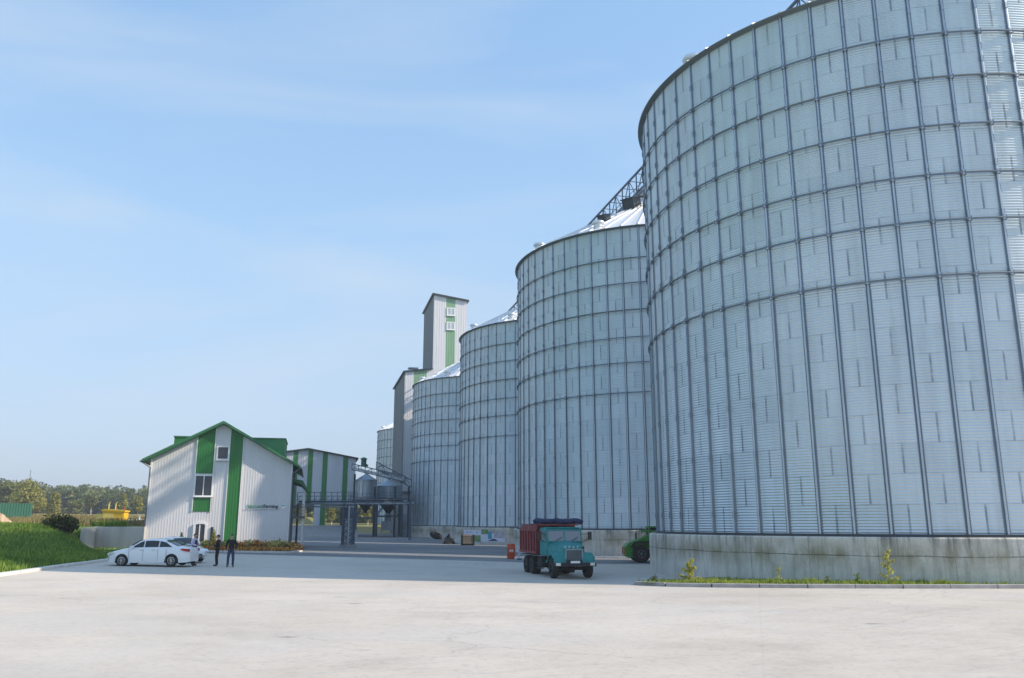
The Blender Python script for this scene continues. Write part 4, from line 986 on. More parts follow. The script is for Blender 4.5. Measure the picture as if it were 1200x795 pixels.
# ------------------------------------------------------------------ truck
def make_truck():
    t = empty('dump_truck', (2.35, 43.1, float(gz(2.4, 42)) + .006), R_(-90 + 13.5), .865, label='old dump truck with teal cab, red tipper body and rolled blue tarp', cat='truck')
    # local +x is forward; front axle x=2.35, tandem x=-1.7,-3.1
    c = MB()
    # cab shell: vertical rear, slanted windscreen
    c.prism([(-.25, 1.15), (1.25, 1.15), (1.25, 1.95), (1.05, 2.62), (.9, 2.70), (-.15, 2.72), (-.25, 2.66)], -1.08, 1.08)
    cab = c.build('cab', M['teal'], t, bevel=.10, segs=3)
    MB().box(-.25, 1.0, -1.0, 1.0, 2.68, 2.75).build('roof_panel', M['teal'], cab, bevel=.02)
    # hood tapering to the grille
    h = MB(); st = [(1.2, 1.0, 1.95), (1.7, .93, 1.90), (2.4, .74, 1.82), (2.85, .66, 1.74), (2.95, .62, 1.66)]
    vs = []
    for x, w, z in st:
        vs += [(x, -w, 1.05), (x, -w, z - .28), (x, -w * .88, z - .06), (x, -w * .5, z), (x, 0, z + .03), (x, w * .5, z), (x, w * .88, z - .06), (x, w, z - .28), (x, w, 1.05)]
    n = 9; h.add(vs, [(i * n + j, i * n + j + 1, (i + 1) * n + j + 1, (i + 1) * n + j) for i in range(len(st) - 1) for j in range(n - 1)] + [tuple(range(4 * n, 5 * n)), tuple(range(n))])
    h.build('hood', M['teal'], t, smooth=True)
    MB().box(2.90, 2.99, -.42, .42, .98, 1.50).build('grille', M['trimd'], t)
    g = MB()
    for k in range(9): g.box(2.985, 3.0, -.4, .4, 1.02 + .055 * k, 1.03 + .055 * k)
    for s in (-1, 1): g.box(2.96, 3.01, s * .47 - .03, s * .47 + .03, .95, 1.56)
    g.box(2.96, 3.01, -.5, .5, 1.53, 1.58)
    g.build('grille_trim', M['stiff'], t)
    text_mesh('К  Р  А  З', .19, M['rim'], t, 'hood_lettering', (3.02, -.56, 1.615), (R_(90), 0, R_(90)), ext=.008)
    e = MB(); e.lathe([(0, .0), (.07, 0), (.07, .03), (0, .03)], (3.0, .52, 1.66), 16, 'X'); e.build('emblem', M['blackp'], t)
    # fenders
    for s in (-1, 1):
        f = MB(); w0, w1 = (.60, 1.18)
        pr = []
        for a in range(0, 181, 15): pr.append((2.35 - .72 * math.cos(R_(a)), .78 + .62 * math.sin(R_(a))))
        pr = [(1.45, .95)] + [(x, z) for x, z in pr if z > .8 and x < 2.9] + [(3.0, 1.22), (3.04, 1.02), (3.04, .86)]
        inn = [(x, z - .06) for x, z in pr]
        vs = [(x, s * w0, z) for x, z in pr] + [(x, s * w1, z - .03) for x, z in pr] + [(x, s * w1, z - .14) for x, z in pr]
        k = len(pr); f.add(vs, [(i, i + 1, k + i + 1, k + i) for i in range(k - 1)] + [(k + i, k + i + 1, 2 * k + i + 1, 2 * k + i) for i in range(k - 1)])
        f.add([(3.04, s * .45, .84), (3.04, s * w1, .84), (3.04, s * w1, 1.10), (3.0, s * .9, 1.36), (2.97, s * .45, 1.42)], [(0, 1, 2, 3, 4)])
        f.build('fender', M['teal'], t, smooth=True)
        hl = MB(); hl.box(3.203, 3.25, s * .98 - .13, s * .98 + .13, .71, .86)
        hl.build('headlight', M['lamp'], t)
        m = MB(); m.bar((1.0, s * 1.1, 2.35), (1.3, s * 1.5, 2.4), .03); m.bar((1.0, s * 1.1, 1.9), (1.3, s * 1.5, 2.1), .03); m.box(1.26, 1.32, s * 1.5 - .11, s * 1.5 + .11, 2.05, 2.5)
        m.build('mirror', M['blackp'], t)
        d = MB(); d.add([(.0, s * 1.085, 1.98), (1.1, s * 1.085, 1.98), (.96, s * 1.085, 2.52), (.0, s * 1.085, 2.55)], [(0, 1, 2, 3)])
        d.build('door_window', M['dglass'], cab)
        sd_ = MB(); sd_.box(-.1, 1.0, s * 1.15 - .15, s * 1.15 + .05, .72, .76); sd_.box(-.1, 1.0, s * 1.2 - .1, s * 1.2, .45, .49); sd_.bar((0, s * 1.15, .45), (0, s * 1.15, 1.1), .04); sd_.bar((.9, s * 1.15, .45), (.9, s * 1.15, 1.1), .04)
        sd_.build('cab_step', M['chas'], t)
    for s0, s1 in ((-.96, -.03), (.03, .96)):
        w = MB(); w.add([(1.275, s0, 1.99), (1.275, s1, 1.99), (1.115, s1, 2.55), (1.115, s0, 2.55)], [(0, 1, 2, 3)]); w.build('windscreen', M['dglass'], cab)
    wf = MB()
    for s in (-1.0, 0, 1.0): wf.bar((1.28, s, 1.95), (1.10, s, 2.60), .06)
    wf.bar((1.285, -1.0, 1.955), (1.285, 1.0, 1.955), .06); wf.bar((1.10, -1.0, 2.59), (1.10, 1.0, 2.59), .06)
    wf.build('windscreen_frame', M['teal'], cab)
    wp = MB(); wp.bar((1.31, -.55, 1.98), (1.24, -.15, 2.2), .025); wp.bar((1.31, .4, 1.98), (1.24, .8, 2.2), .025); wp.build('wiper', M['blackp'], cab)
    b = MB(); b.box(3.06, 3.2, -1.22, 1.22, .66, .86); b.build('bumper', M['chas'], t, bevel=.02)
    MB().box(3.203, 3.22, -.27, .27, .84, .96).build('number_plate', M['plate'], t)
    ch = MB()
    for s in (-1, 1): ch.box(-3.9, 3.05, s * .42 - .05, s * .42 + .05, .72, .98)
    for x in (-3.8, -1, .5, 2, 3): ch.box(x - .06, x + .06, -.42, .42, .75, .95)
    for x in (2.35, -1.7, -3.1): ch.cyl((x, -.95, .52), (x, .95, .52), .09); ch.cyl((x, -.18, .52), (x, .18, .52), .22)
    ch.box(.3, 1.4, -.3, .3, .5, 1.1); ch.cyl((-.9, 0, .8), (.4, 0, .8), .08)
    ch.build('chassis', M['chas'], t)
    for s in (-1, 1): MB().box(-.85, .0, s * .78 - .26, s * .78 + .26, .5, 1.0).build('fuel_tank', M['chas'], t, bevel=.05)
    # tipper
    k = MB(); zb, zt = 1.28, 2.55
    k.box(-4.35, -.42, -1.12, 1.12, zb - .08, zb)                                 # floor
    for s in (-1, 1):
        k.box(-4.35, -.42, s * 1.14 - .03, s * 1.14 + .03, zb, zt)
        k.prism([(-4.35, zt), (-.42, zt), (-.42, zt + .36), (-3.0, zt + .36), (-4.1, zt + .30)], s * 1.14 - .03, s * 1.14 + .03)
    k.box(-.45, -.38, -1.1, 1.1, zb, zt + .36); k.box(-4.4, -4.33, -1.1, 1.1, zb, zt + .3)
    tip = k.build('tipper_body', M['dred'], t)
    rb = MB()
    for s in (-1, 1):
        for x in (-4.3, -3.65, -3.0, -2.35, -1.7, -1.05, -.5): rb.box(x - .06, x + .06, s * 1.2 - .05, s * 1.2 + .05, zb, zt)
        rb.box(-4.35, -.4, s * 1.21 - .06, s * 1.21 + .06, zt - .04, zt + .06); rb.box(-4.35, -.4, s * 1.21 - .06, s * 1.21 + .06, zb - .06, zb + .08)
        rb.box(-4.35, -.4, s * 1.18 - .03, s * 1.18 + .03, zt + .33, zt + .38)
    for y_ in (-.7, 0, .7): rb.box(-.38, -.32, y_ - .05, y_ + .05, zb, zt + .3)
    rb.build('body_ribs', M['dred'], tip)
    cp = MB(); cp.prism([(-.45, zt + .33), (.35, zt + .29), (.35, zt + .36), (-.45, zt + .40)], -1.15, 1.15); cp.build('cab_guard', M['dred'], tip)
    for s in (-1, 1): MB().box(-3.95, -1.0, s * .96 - .22, s * .96 + .22, 1.12, 1.16).build('mudguard', M['chas'], t)
    # rolled tarp lying across the front, bulging and creased
    tp = MB(); n = 16; vs = []; m = 26
    for i in range(m):
        y_ = -1.5 + 3.0 * i / (m - 1); e_ = .6 if i in (0, m - 1) else 1
        for j in range(n):
            a = 2 * math.pi * j / n; r_ = (.15 + .03 * math.sin(a * 3 + i * 1.3) + random.uniform(-.015, .015)) * e_
            vs.append((.0 + r_ * 1.5 * math.cos(a), y_ + random.uniform(-.01, .01), zt + .53 + .02 * math.sin(i * .7) + r_ * math.sin(a)))
    tp.add(vs, [(i * n + j, i * n + (j + 1) % n, (i + 1) * n + (j + 1) % n, (i + 1) * n + j) for i in range(m - 1) for j in range(n)] + [tuple(range(n)), tuple(range((m - 1) * n, m * n))])
    tpo = tp.build('tarp', M['tarp'], tip, smooth=True)
    tl = MB(); vs = []; xs_ = np.linspace(-1.8, -.2, 12); yy = np.linspace(-1.2, 1.2, 12)
    for x in xs_:
        for y_ in yy: vs.append((x, y_, zt + .44 + .05 * math.sin(x * 7) * math.cos(y_ * 5) + random.uniform(-.02, .02) - .06 * abs(y_) ** 3))
    tl.add(vs, [(i * 12 + j, i * 12 + j + 1, (i + 1) * 12 + j + 1, (i + 1) * 12 + j) for i in range(11) for j in range(11)])
    tl.build('tarp_fold', M['tarp'], tpo, smooth=True)
    rm = M['chas']
    for s in (-1, 1):
        wheel(t, 2.35, s * .98, .53, .34, s, rm, 6, .5)
        for x in (-1.7, -3.1): wheel(t, x, s * .95, .53, .5, s, rm, 6, .5)
    return t
make_truck()

# ------------------------------------------------------------------ wheel loader, mostly behind the silo base
def make_loader():
    t = empty('wheel_loader', (9.15, 58.3, float(gz(9, 58)) + .005), 0, label='green wheel loader standing behind the concrete base of the nearest silo', cat='loader')
    b = MB()
    b.prism([(-1.42, .45), (-1.15, .30), (1.4, .30), (1.5, .9), (1.3, 1.35), (.2, 1.85), (-.35, 1.62), (-1.25, 1.28), (-1.48, 1.05)], -.62, .62)
    b.build('body', M['lgreen'], t, bevel=.06, segs=3)
    cw = MB(); cw.prism([(-1.5, .5), (-1.3, .32), (-.95, .32), (-.95, 1.2), (-1.35, 1.18), (-1.52, 1.0)], -.75, .75); cw.build('counterweight', M['lgreen'], t, bevel=.05)
    for s in (-1, 1):
        f = MB(); f.prism([(-1.1, 1.0), (-.85, 1.28), (.0, 1.32), (.25, 1.1), (.3, 1.18), (.05, 1.42), (-.95, 1.38), (-1.2, 1.05)], s * .9 - .2, s * .9 + .2)
        f.build('mudguard', M['blackp'], t)
    c = MB(); c.box(.2, 1.5, -.5, .5, 1.6, 2.3); c.build('cab_glass', M['glassb'], t)
    cf = MB()
    for x in (.2, 1.5):
        for s in (-.5, .5): cf.bar((x, s, 1.4), (x, s, 2.3), .09)
    cf.box(-.35, 1.6, -.62, .62, 2.02, 2.12); cf.box(.1, 1.6, -.6, .6, 2.3, 2.4); cf.build('cab_frame', M['lgreen'], t)
    e = MB(); e.cyl((-.62, .2, 1.45), (-.62, .2, 1.95), .05); e.cyl((-.3, -.5, 1.9), (-.3, -.5, 2.32), .03); e.build('exhaust', M['blackp'], t)
    bm_ = MB()
    for s in (-.3, .3): bm_.bar((1.2, s, 1.6), (2.9, s, .6), .14, .22)
    bm_.build('boom', M['lgreen'], t)
    bk = MB().prism([(2.7, .1), (3.6, .08), (3.55, .2), (2.95, .3), (2.85, .9), (2.7, .95)], -1.1, 1.1).build('bucket', M['chas'], t)
    h = MB(); h.bar((-1.53, -.5, .55), (-1.53, -.5, 1.0), .06); h.bar((-1.53, .5, .55), (-1.53, .5, 1.0), .06); h.build('rear_light', M['red_l'], t)
    for x in (-.45, 1.75):
        for s in (-1, 1): wheel(t, x, s * .88, .58, .42, s, M['gutter'], 5, .45)
make_loader()

# ------------------------------------------------------------------ people
def skin_mesh(verts, edges, root=0, sub=2):
    me = bpy.data.meshes.new('s'); me.from_pydata([v[:3] for v in verts], edges, [])
    o = bpy.data.objects.new('s', me); C.objects.link(o)
    o.modifiers.new('k', 'SKIN'); s = o.modifiers.new('u', 'SUBSURF'); s.levels = sub; s.render_levels = sub
    for i, v in enumerate(verts):
        r = v[3]; d = me.skin_vertices[0].data[i]; d.radius = (r, v[4] if len(v) > 4 else r); d.use_root = (i == root)
    dg = bpy.context.evaluated_depsgraph_get(); out = bpy.data.meshes.new_from_object(o.evaluated_get(dg))
    vs = [tuple(v.co) for v in out.vertices]; fs = [tuple(p.vertices) for p in out.polygons]
    bpy.data.objects.remove(o); return vs, fs
def person(x, y, rz, label, top, trousers, pose, vest=None, sc=.93):
    """faces local -y"""
    t = empty('person', (x, y, float(gz(x, y)) + .004), rz, sc, label=label, cat='person', group='people talking beside the cars')
    hip = .93; st = pose.get('stance', .11); hands = pose['hands']; elb = pose['elbows']; stp = pose.get('step', .0)
    J = {'pel': (0, 0, .95), 'wai': (0, 0, 1.10), 'che': (0, .01, 1.32), 'nek': (0, .01, 1.50), 'hd0': (0, -.005, 1.56), 'hd1': (0, -.01, 1.66)}
    V = []; E = []; ix = {}
    def add(n, p, r, to=None, r2=None):
        ix[n] = len(V); V.append((*p, r) if r2 is None else (*p, r, r2))
        if to is not None: E.append((ix[to], ix[n]))
    add('pel', J['pel'], .10); add('wai', J['wai'], .095, 'pel'); add('che', J['che'], .12, 'wai'); add('nek', J['nek'], .06, 'che'); add('hd', J['hd0'], .055, 'nek')
    for s, k in ((-1, 0), (1, 1)):
        add('sh%d' % k, (s * .18, .01, 1.42), .068, 'che'); add('el%d' % k, elb[k], .045, 'sh%d' % k); add('wr%d' % k, hands[k], .03, 'el%d' % k)
        d = (Vector(hands[k]) - Vector(elb[k])).normalized(); pm = Vector(hands[k]) + d * .07; add('pa%d' % k, tuple(pm), .03, 'wr%d' % k)
        add('hi%d' % k, (s * .09, 0, .88), .075, 'pel'); add('kn%d' % k, (s * st, -.03 + s * stp * .5, .50), .062, 'hi%d' % k); add('an%d' % k, (s * (st + .01), .02 + s * stp, .09), .042, 'kn%d' % k); add('to%d' % k, (s * (st + .03), -.15 + s * stp, .04), .038, 'an%d' % k)
    vs, fs = skin_mesh(V, E)
    b = MB(); b.add(vs, fs)
    # head with face, ears
    hv = Vector((0, -.015, 1.645)); n, m = 16, 12; vv_ = []
    for i in range(m + 1):
        ph = math.pi * i / m
        for j in range(n):
            a = 2 * math.pi * j / n; X = .077 * math.sin(ph) * math.cos(a); Y = .097 * math.sin(ph) * math.sin(a); Z = .118 * math.cos(ph)
            if Z < 0: X *= 1 + Z * 2.0; Y *= 1 + Z * 1.2
            if Y < -.06 and abs(X) < .02 and -.045 < Z < .015: Y -= .022
            if Y < -.05 and .02 < abs(X) < .045 and 0 < Z < .03: Y += .012
            vv_.append(hv + Vector((X, Y, Z)))
    b.add(vv_, [(i * n + j, i * n + (j + 1) % n, (i + 1) * n + (j + 1) % n, (i + 1) * n + j) for i in range(m) for j in range(n)])
    for s in (-1, 1): b.lathe([(0, -.01), (.022, -.008), (.03, .0), (.018, .01), (0, .008)], hv + Vector((s * .08, .005, 0)), 10, 'X')
    # fingers
    for k, s in ((0, -1), (1, 1)):
        e_, w_ = Vector(elb[k]), Vector(hands[k]); d = (w_ - e_).normalized(); sd_ = Vector((0, 1, 0)) if abs(d.y) < .8 else Vector((1, 0, 0)); sd_ = (sd_ - d * sd_.dot(d)).normalized(); cu = d.cross(sd_) * s * -1
        pc = w_ + d * .08
        for f in range(4):
            a = pc + sd_ * (.03 - .02 * f); L = (.055, .065, .06, .048)[f]
            q1 = a + d * L * .6 + cu * .008; q2 = q1 + d * L * .45 + cu * .025
            b.cyl(a, q1, .0095, .0085, n=6); b.cyl(q1, q2, .0085, .0065, n=6)
        a = w_ + d * .03 + sd_ * .03; q1 = a + d * .03 + sd_ * .03; b.cyl(a, q1, .012, .010, n=6); b.cyl(q1, q1 + d * .035 + sd_ * .005, .010, .008, n=6)
    b.build('body', M['skin'], t, smooth=True)
    ft = MB()
    for s in (-1, 1): ft.box(s * .032 - .012, s * .032 + .012, -.108, -.095, 1.648, 1.658)
    ft.build('eyes', M['black'], t)
    MB().box(-.025, .025, -.106, -.096, 1.585, 1.592).build('mouth', mat('lips', (.3, .12, .1), .6), t)
    # hair cap
    hb_ = MB(); vv_ = []; n, m = 16, 8
    for i in range(m + 1):
        ph = math.pi * .56 * i / m
        for j in range(n):
            a = 2 * math.pi * j / n; X = .086 * math.sin(ph) * math.cos(a); Y = .106 * math.sin(ph) * math.sin(a) + .008; Z = .126 * math.cos(ph)
            if Y < -.03: Z = max(Z, .05)
            vv_.append(hv + Vector((X, Y, Z)))
    hb_.add(vv_, [(i * n + j, i * n + (j + 1) % n, (i + 1) * n + (j + 1) % n, (i + 1) * n + j) for i in range(m) for j in range(n)])
    hb_.build('hair', M['hair'], t, smooth=True)
    # jacket or shirt
    V2 = [(0, 0, .80, .16, .125), (0, 0, .95, .155, .125), (0, 0, 1.10, .15, .125), (0, .01, 1.32, .185, .14), (0, .01, 1.47, .085)]; E2 = [(0, 1), (1, 2), (2, 3), (3, 4)]
    for k, s in ((0, -1), (1, 1)):
        i = len(V2); V2 += [(s * .185, .01, 1.42, .085), (*elb[k], .064), (*(Vector(elb[k]).lerp(Vector(hands[k]), .93)), .046)]; E2 += [(3, i), (i, i + 1), (i + 1, i + 2)]
    vs, fs = skin_mesh(V2, E2); MB().add(vs, fs).build('jacket' if not vest else 'shirt', top, t, smooth=True)
    if vest:
        vs, fs = skin_mesh([(0, 0, .80, .185, .15), (0, 0, .95, .18, .15), (0, 0, 1.10, .165, .14), (0, .01, 1.32, .20, .158), (0, .012, 1.46, .12)], [(0, 1), (1, 2), (2, 3), (3, 4)]); MB().add(vs, fs).build('vest', vest, t, smooth=True)
    V3 = [(0, 0, 1.06, .14, .12), (0, 0, .93, .155, .13)]; E3 = [(0, 1)]
    for s in (-1, 1):
        i = len(V3); V3 += [(s * .09, 0, .86, .105), (s * st, -.03 + s * stp * .5, .50, .078), (s * (st + .01), .02 + s * stp, .05, .064)]; E3 += [(1, i), (i, i + 1), (i + 1, i + 2)]
    vs, fs = skin_mesh(V3, E3); MB().add(vs, fs).build('trousers', trousers, t, smooth=True)
    for s in (-1, 1):
        vs, fs = skin_mesh([(s * (st + .01), .04 + s * stp, .06, .055), (s * (st + .02), -.05 + s * stp, .05, .052), (s * (st + .03), -.17 + s * stp, .04, .042)], [(0, 1), (1, 2)]); MB().add(vs, fs).build('shoe', M['shoe'], t, smooth=True)
    return t
front_hands = {'elbows': [(-.27, -.02, 1.17), (.27, -.02, 1.17)], 'hands': [(-.10, -.24, 1.10), (.12, -.22, 1.12)]}
side_hands = {'elbows': [(-.27, .04, 1.16), (.27, .04, 1.16)], 'hands': [(-.27, -.03, .90), (.27, -.03, .90)]}
person(-16.75, 44.9, R_(75), 'person in dark navy vest over lilac shirt behind the sedan boot', M['lilac'], M['black'], dict(front_hands, stance=.1, step=.03), vest=M['navy'])
person(-15.55, 45.0, R_(-80), 'person all in black, between the vested person and the green stripe', M['black'], M['black'], dict(front_hands, stance=.10), sc=.91)
person(-14.6, 44.3, R_(20), 'person in dark jacket and blue jeans, rightmost of three', M['black'], M['jeans'], dict(side_hands, stance=.13, step=.05), sc=.94)

# ------------------------------------------------------------------ vegetation
def crown_pts(lobes, n, shell=.55):
    out = []; tot = sum(l[3] ** 2 for l in lobes)
    for (x, y, z, r, fz) in lobes:
        k = int(n * r * r / tot)
        d = np.random.normal(size=(k, 3)); d /= np.linalg.norm(d, axis=1)[:, None]
        rad = r * (shell + (1 - shell) * np.random.rand(k) ** .5) * (1 + .12 * np.random.randn(k))
        p = d * rad[:, None]; p[:, 2] *= fz; out.append(p + np.array([x, y, z]))
    return np.concatenate(out)
def leaves(P, size):
    n = len(P); a = np.random.normal(size=(n, 3)); a /= np.linalg.norm(a, axis=1)[:, None]; b = np.cross(a, np.random.normal(size=(n, 3))); b /= np.linalg.norm(b, axis=1)[:, None]
    s = size * np.random.uniform(.5, 1.3, (n, 1)); a = a * s; b = b * s * .7
    co = np.stack([P - a, P - b * .9, P + a, P + b], 1).reshape(-1, 3); q = np.arange(4 * n).reshape(n, 4)
    return co, q
def lobes_for(h, w, kind, k=9):
    L = []
    for i in range(k):
        if kind == 'dense': a = random.uniform(0, 6.28); d = random.uniform(.1, .55) * w / 2; z = (.1 + .75 * i / (k - 1)) * h; r = random.uniform(.26, .38) * w * (1.15 - .4 * i / k); L.append((d * math.cos(a), d * math.sin(a), z, r, .9)); continue
        if kind == 'round': a = random.uniform(0, 6.28); d = random.uniform(.1, .55) * w / 2; z = random.uniform(.24, .85) * h; r = random.uniform(.22, .36) * w
        elif kind == 'poplar': a = random.uniform(0, 6.28); d = random.uniform(0, .25) * w / 2; z = h * (.2 + .7 * i / k); r = w * .36 * (1.15 - .6 * i / k)
        elif kind == 'conifer': a = random.uniform(0, 6.28); d = 0; z = h * (.12 + .8 * i / k); r = w * .5 * (1.02 - .88 * i / k)
        L.append((d * math.cos(a), d * math.sin(a), z, r, .8))
    return L
def trunk(mb, h, r, branches=6, spread=2.0):
    p = Vector((0, 0, -.3)); r0 = r
    for i in range(5):
        q_ = p + Vector((random.uniform(-.15, .15), random.uniform(-.15, .15), h / 5)); mb.cyl(p, q_, r0, r0 * .8, n=7, cap=False)
        if i >= 1:
            for _ in range(2):
                a = random.uniform(0, 6.28); e = q_ + Vector((math.cos(a) * spread, math.sin(a) * spread, h * .2)) * random.uniform(.5, 1); mb.cyl(q_, e, r0 * .45, r0 * .12, n=5, cap=False)
        p = q_; r0 *= .8
def tree(name, x, y, h, w, kind, m, label, n=2600, size=.3, bark='bark', k=10, group=None):
    z = float(gh(x, y)); t = empty(name, (x, y, z), 0, label=label, cat='tree', group=group)
    tb = MB(); trunk(tb, h * .75, h * .022 + .03, spread=w * .28); tb.build('trunk', M[bark], t)
    co, q = leaves(crown_pts(lobes_for(h, w, kind, k), n), size); npmesh('crown', co, q, M[m], t, sm=False)
    return t
def pxy(px, y): return (px - 600) / 968.0 * y * .978
# far wood: a mass of trees along the far edge of the field
def wood(name, label, spec, m, size=.55, n=520):
    COs = []; Qs = []; off_ = 0; tb = MB()
    for (x, y, h, w) in spec:
        z = float(gh(x, y)); P = crown_pts(lobes_for(h, w, 'dense', 7), n) + np.array([x, y, z - .05 * h]); co, q = leaves(P, size)
        COs.append(co); Qs.append(q + off_); off_ += len(co)
    return tag(npmesh(name, np.concatenate(COs), np.concatenate(Qs), m, sm=False), label, 'wood', kind='stuff')
spec = {'leafa': [], 'leafb': []}
for row, (yd, step) in enumerate(((300, 8), (322, 9), (345, 10))):
    px = -60
    while px < 186:
        y = yd + random.uniform(-8, 8) - max(0, (60 - px)) * .5; top = np.interp(px, [-60, 0, 20, 60, 110, 186], [552, 557, 562, 565, 568, 571]) + random.uniform(-3, 4) + (2 - row) * 2.5
        x = pxy(px, y); h = (612.7 - top) / 968 * y * .98 - float(gh(x, y)); spec[random.choice(['leafa', 'leafa', 'leafb'])].append((x, y, max(4, h), random.uniform(5.5, 8)))
        px += step * random.uniform(.6, 1.2) * .9
for row, yd in enumerate((262, 280, 300)):
    px = 300
    while px < 500:
        y = yd + random.uniform(-8, 8); top = 573 + random.uniform(-4, 4) - row * 1
        x = pxy(px, y); h = (612.7 - top) / 968 * y * .98 - float(gh(x, y)); spec[random.choice(['leafa', 'leafb', 'leafb'])].append((x, y, h, random.uniform(5, 7)))
        px += 10 * random.uniform(.6, 1.2)
wood('woodland', 'dark green far wood closing the field on the left and beyond the shed', spec['leafa'], M['leafa'])
wood('woodland', 'lighter green trees mixed through the far wood', spec['leafb'], M['leafb'])
def T(px, y, topy, wpx, kind, m, label, **k):
    x = pxy(px, y); h = (612.7 - topy) / 968 * y * .98 - float(gh(x, y)); w = wpx / 968 * y
    return tree(k.pop('name', 'leafy_tree'), x, y, h, w, kind, m, label, **k)
T(38, 190, 562.5, 36, 'round', 'leafc', 'broad yellow green tree above the end of the green fence', size=.3, n=4200, k=14, name='willow_tree')
T(3, 210, 559, 26, 'round', 'leafb', 'tall green tree at the left edge behind the green fence', size=.36, n=3200, k=12)
T(20, 195, 572, 20, 'round', 'leafc', 'low olive tree between the left edge tree and the broad yellow one', size=.3, n=2200)
T(62, 185, 575, 17, 'poplar', 'leafc', 'slim yellow green tree just right of the broad yellow one', size=.28, n=2400)
T(88, 230, 583, 15, 'round', 'leafb', 'small rounded tree in the field left of the yellow gas cabinet', size=.3, n=1500)
T(106, 235, 577, 14, 'round', 'leafb', 'pale trunked tree behind the left end of the yellow gas cabinet', size=.3, n=1600, bark='birch')
T(143, 225, 575, 12, 'poplar', 'leafc', 'yellowish slim tree behind the right end of the gas cabinet', size=.28, n=1500)
T(161, 220, 580, 12, 'round', 'leafc', 'small golden tree beside the left corner of the office', size=.28, n=1300)
for px, w_, l_ in ((355, 10, 'left shed bay'), (389, 9, 'right shed bay'), (431, 10, 'hopper bin frame')):
    T(px, 215, 580, w_, 'poplar', 'leafc', 'yellow leaved pale trunked tree seen through the ' + l_, size=.25, n=1500, bark='birch', name='birch_tree')
# bush on the bank
def bush(name, x, y, w, h, m, label, n=1500, size=.09, cat='bush', group=None):
    z = float(gh(x, y)); t = empty(name, (x, y, z - .05), 0, label=label, cat=cat, group=group)
    L = [(random.uniform(-.3, .3) * w, random.uniform(-.3, .3) * w * .6, h * random.uniform(.25, .6), w * random.uniform(.22, .34), .9) for _ in range(9)]
    co, q = leaves(crown_pts(L, n, .3), size); npmesh('foliage', co, q, M[m], t, sm=False)
    s = MB()
    for _ in range(9): a = random.uniform(0, 6.28); s.cyl((0, 0, -.1), (math.cos(a) * w * .35, math.sin(a) * w * .3, h * .6), .025, .01, n=5)
    s.build('stems', M['bark'], t); return t
bush('bush', pxy(73, 55), 55, 1.9, 1.05, 'leafk', 'dark round bush on the crest of the bank, left of the retaining wall', n=2600)
bush('bush', pxy(60, 57), 57, 1.0, .5, 'leafb', 'low green shrub just left of the dark round bush', n=900)
# cut hedge line above the retaining wall
pts = [(x, y, float(gh(x, y))) for x, y in [(random.uniform(-31.5, -28.0), random.uniform(63.3, 65.5)) for _ in range(5000)]]
tag(blades('hedge_grass', pts, .12, .42, M['bladed'], .05), 'dark overgrown grass along the top of the retaining wall', 'grass', kind='stuff')
# field weeds
pts = []
while len(pts) < 16000:
    y = random.uniform(62, 150); x = random.uniform(-.66 * y, -.40 * y)
    if -43.5 < x < -36 and y < 85: continue
    if x < float(xb(y)) - 1.5: pts.append((x, y, float(gh(x, y))))
wm = leaf_mat('field_weeds', (.16, .16, .05), (.28, .24, .09), (.38, .27, .15))
tag(blades('field_weeds', pts, .2, .75, wm, .06), 'tawny and reddish weeds covering the field behind the bank', 'weeds', kind='stuff')
# conical shrubs and low planting before the facade
def HP(t, s): p = H0 + UX * t + UV * s; return p.x, p.y
for (tt, s, h, m, l) in ((2.9, -1.1, 1.45, 'leafa', 'narrow dark conical shrub left of the office door'), (5.35, -1.3, 1.75, 'leafc', 'taller golden conical shrub right of the office door')):
    x, y = HP(tt, s); z = float(gz(x, y)); t = empty('conical_shrub', (x, y, z), 0, label=l, cat='shrub', group='conical shrubs by the office door')
    co, q = leaves(crown_pts(lobes_for(h, .62, 'conifer', 9), 1600, .4), .05); npmesh('foliage', co, q, M[m], t, sm=False)
    MB().cyl((0, 0, -.1), (0, 0, h * .8), .03, .015, n=6).build('stem', M['bark'], t)
bed = MB(); pl = [HP(-.2, -4.6), HP(4.5, -4.9), HP(11.6, -4.3), HP(11.6, -.1), HP(-.2, -.1)]
bed = None
cols = ['leafb', 'leafd', 'leafa', 'leafd', 'leafb', 'leafd', 'leafb', 'leafa', 'leafd']
labs = ['olive shrub under the golden conical shrub', 'russet shrub at the foot of the green stripe', 'dark green spiky shrub right of the green stripe', 'red brown shrub beneath the facade lettering', 'green shrub with thin stems beneath the facade lettering', 'orange brown shrub right of centre below the lettering', 'yellow green shrub towards the right facade corner', 'dark low shrub next to the right facade corner', 'rusty shrub rounding off the bed at the right corner']
for i, (c_, l_) in enumerate(zip(cols, labs)):
    x, y = HP(4.75 + .86 * i, -2.6 + .25 * math.sin(i * 2)); z0_ = random.uniform(.62, 1.0)
    b_ = bush('shrub', x, y, 1.5, z0_ * .95, c_, l_, n=1100, size=.07, cat='shrub', group='shrubs in the bed before the office'); b_.location.z = float(gz(x, y)) - .02
pts = []
for _ in range(5000):
    x, y = HP(random.uniform(4.2, 11.7), random.uniform(-4.1, -.2)); pts.append((x, y, float(gz(x, y)) + .03))
tag(blades('ground_cover', pts, .1, .38, M['leafd'], .04), 'mixed brown and green ground cover between the bed shrubs', 'plants', kind='stuff')
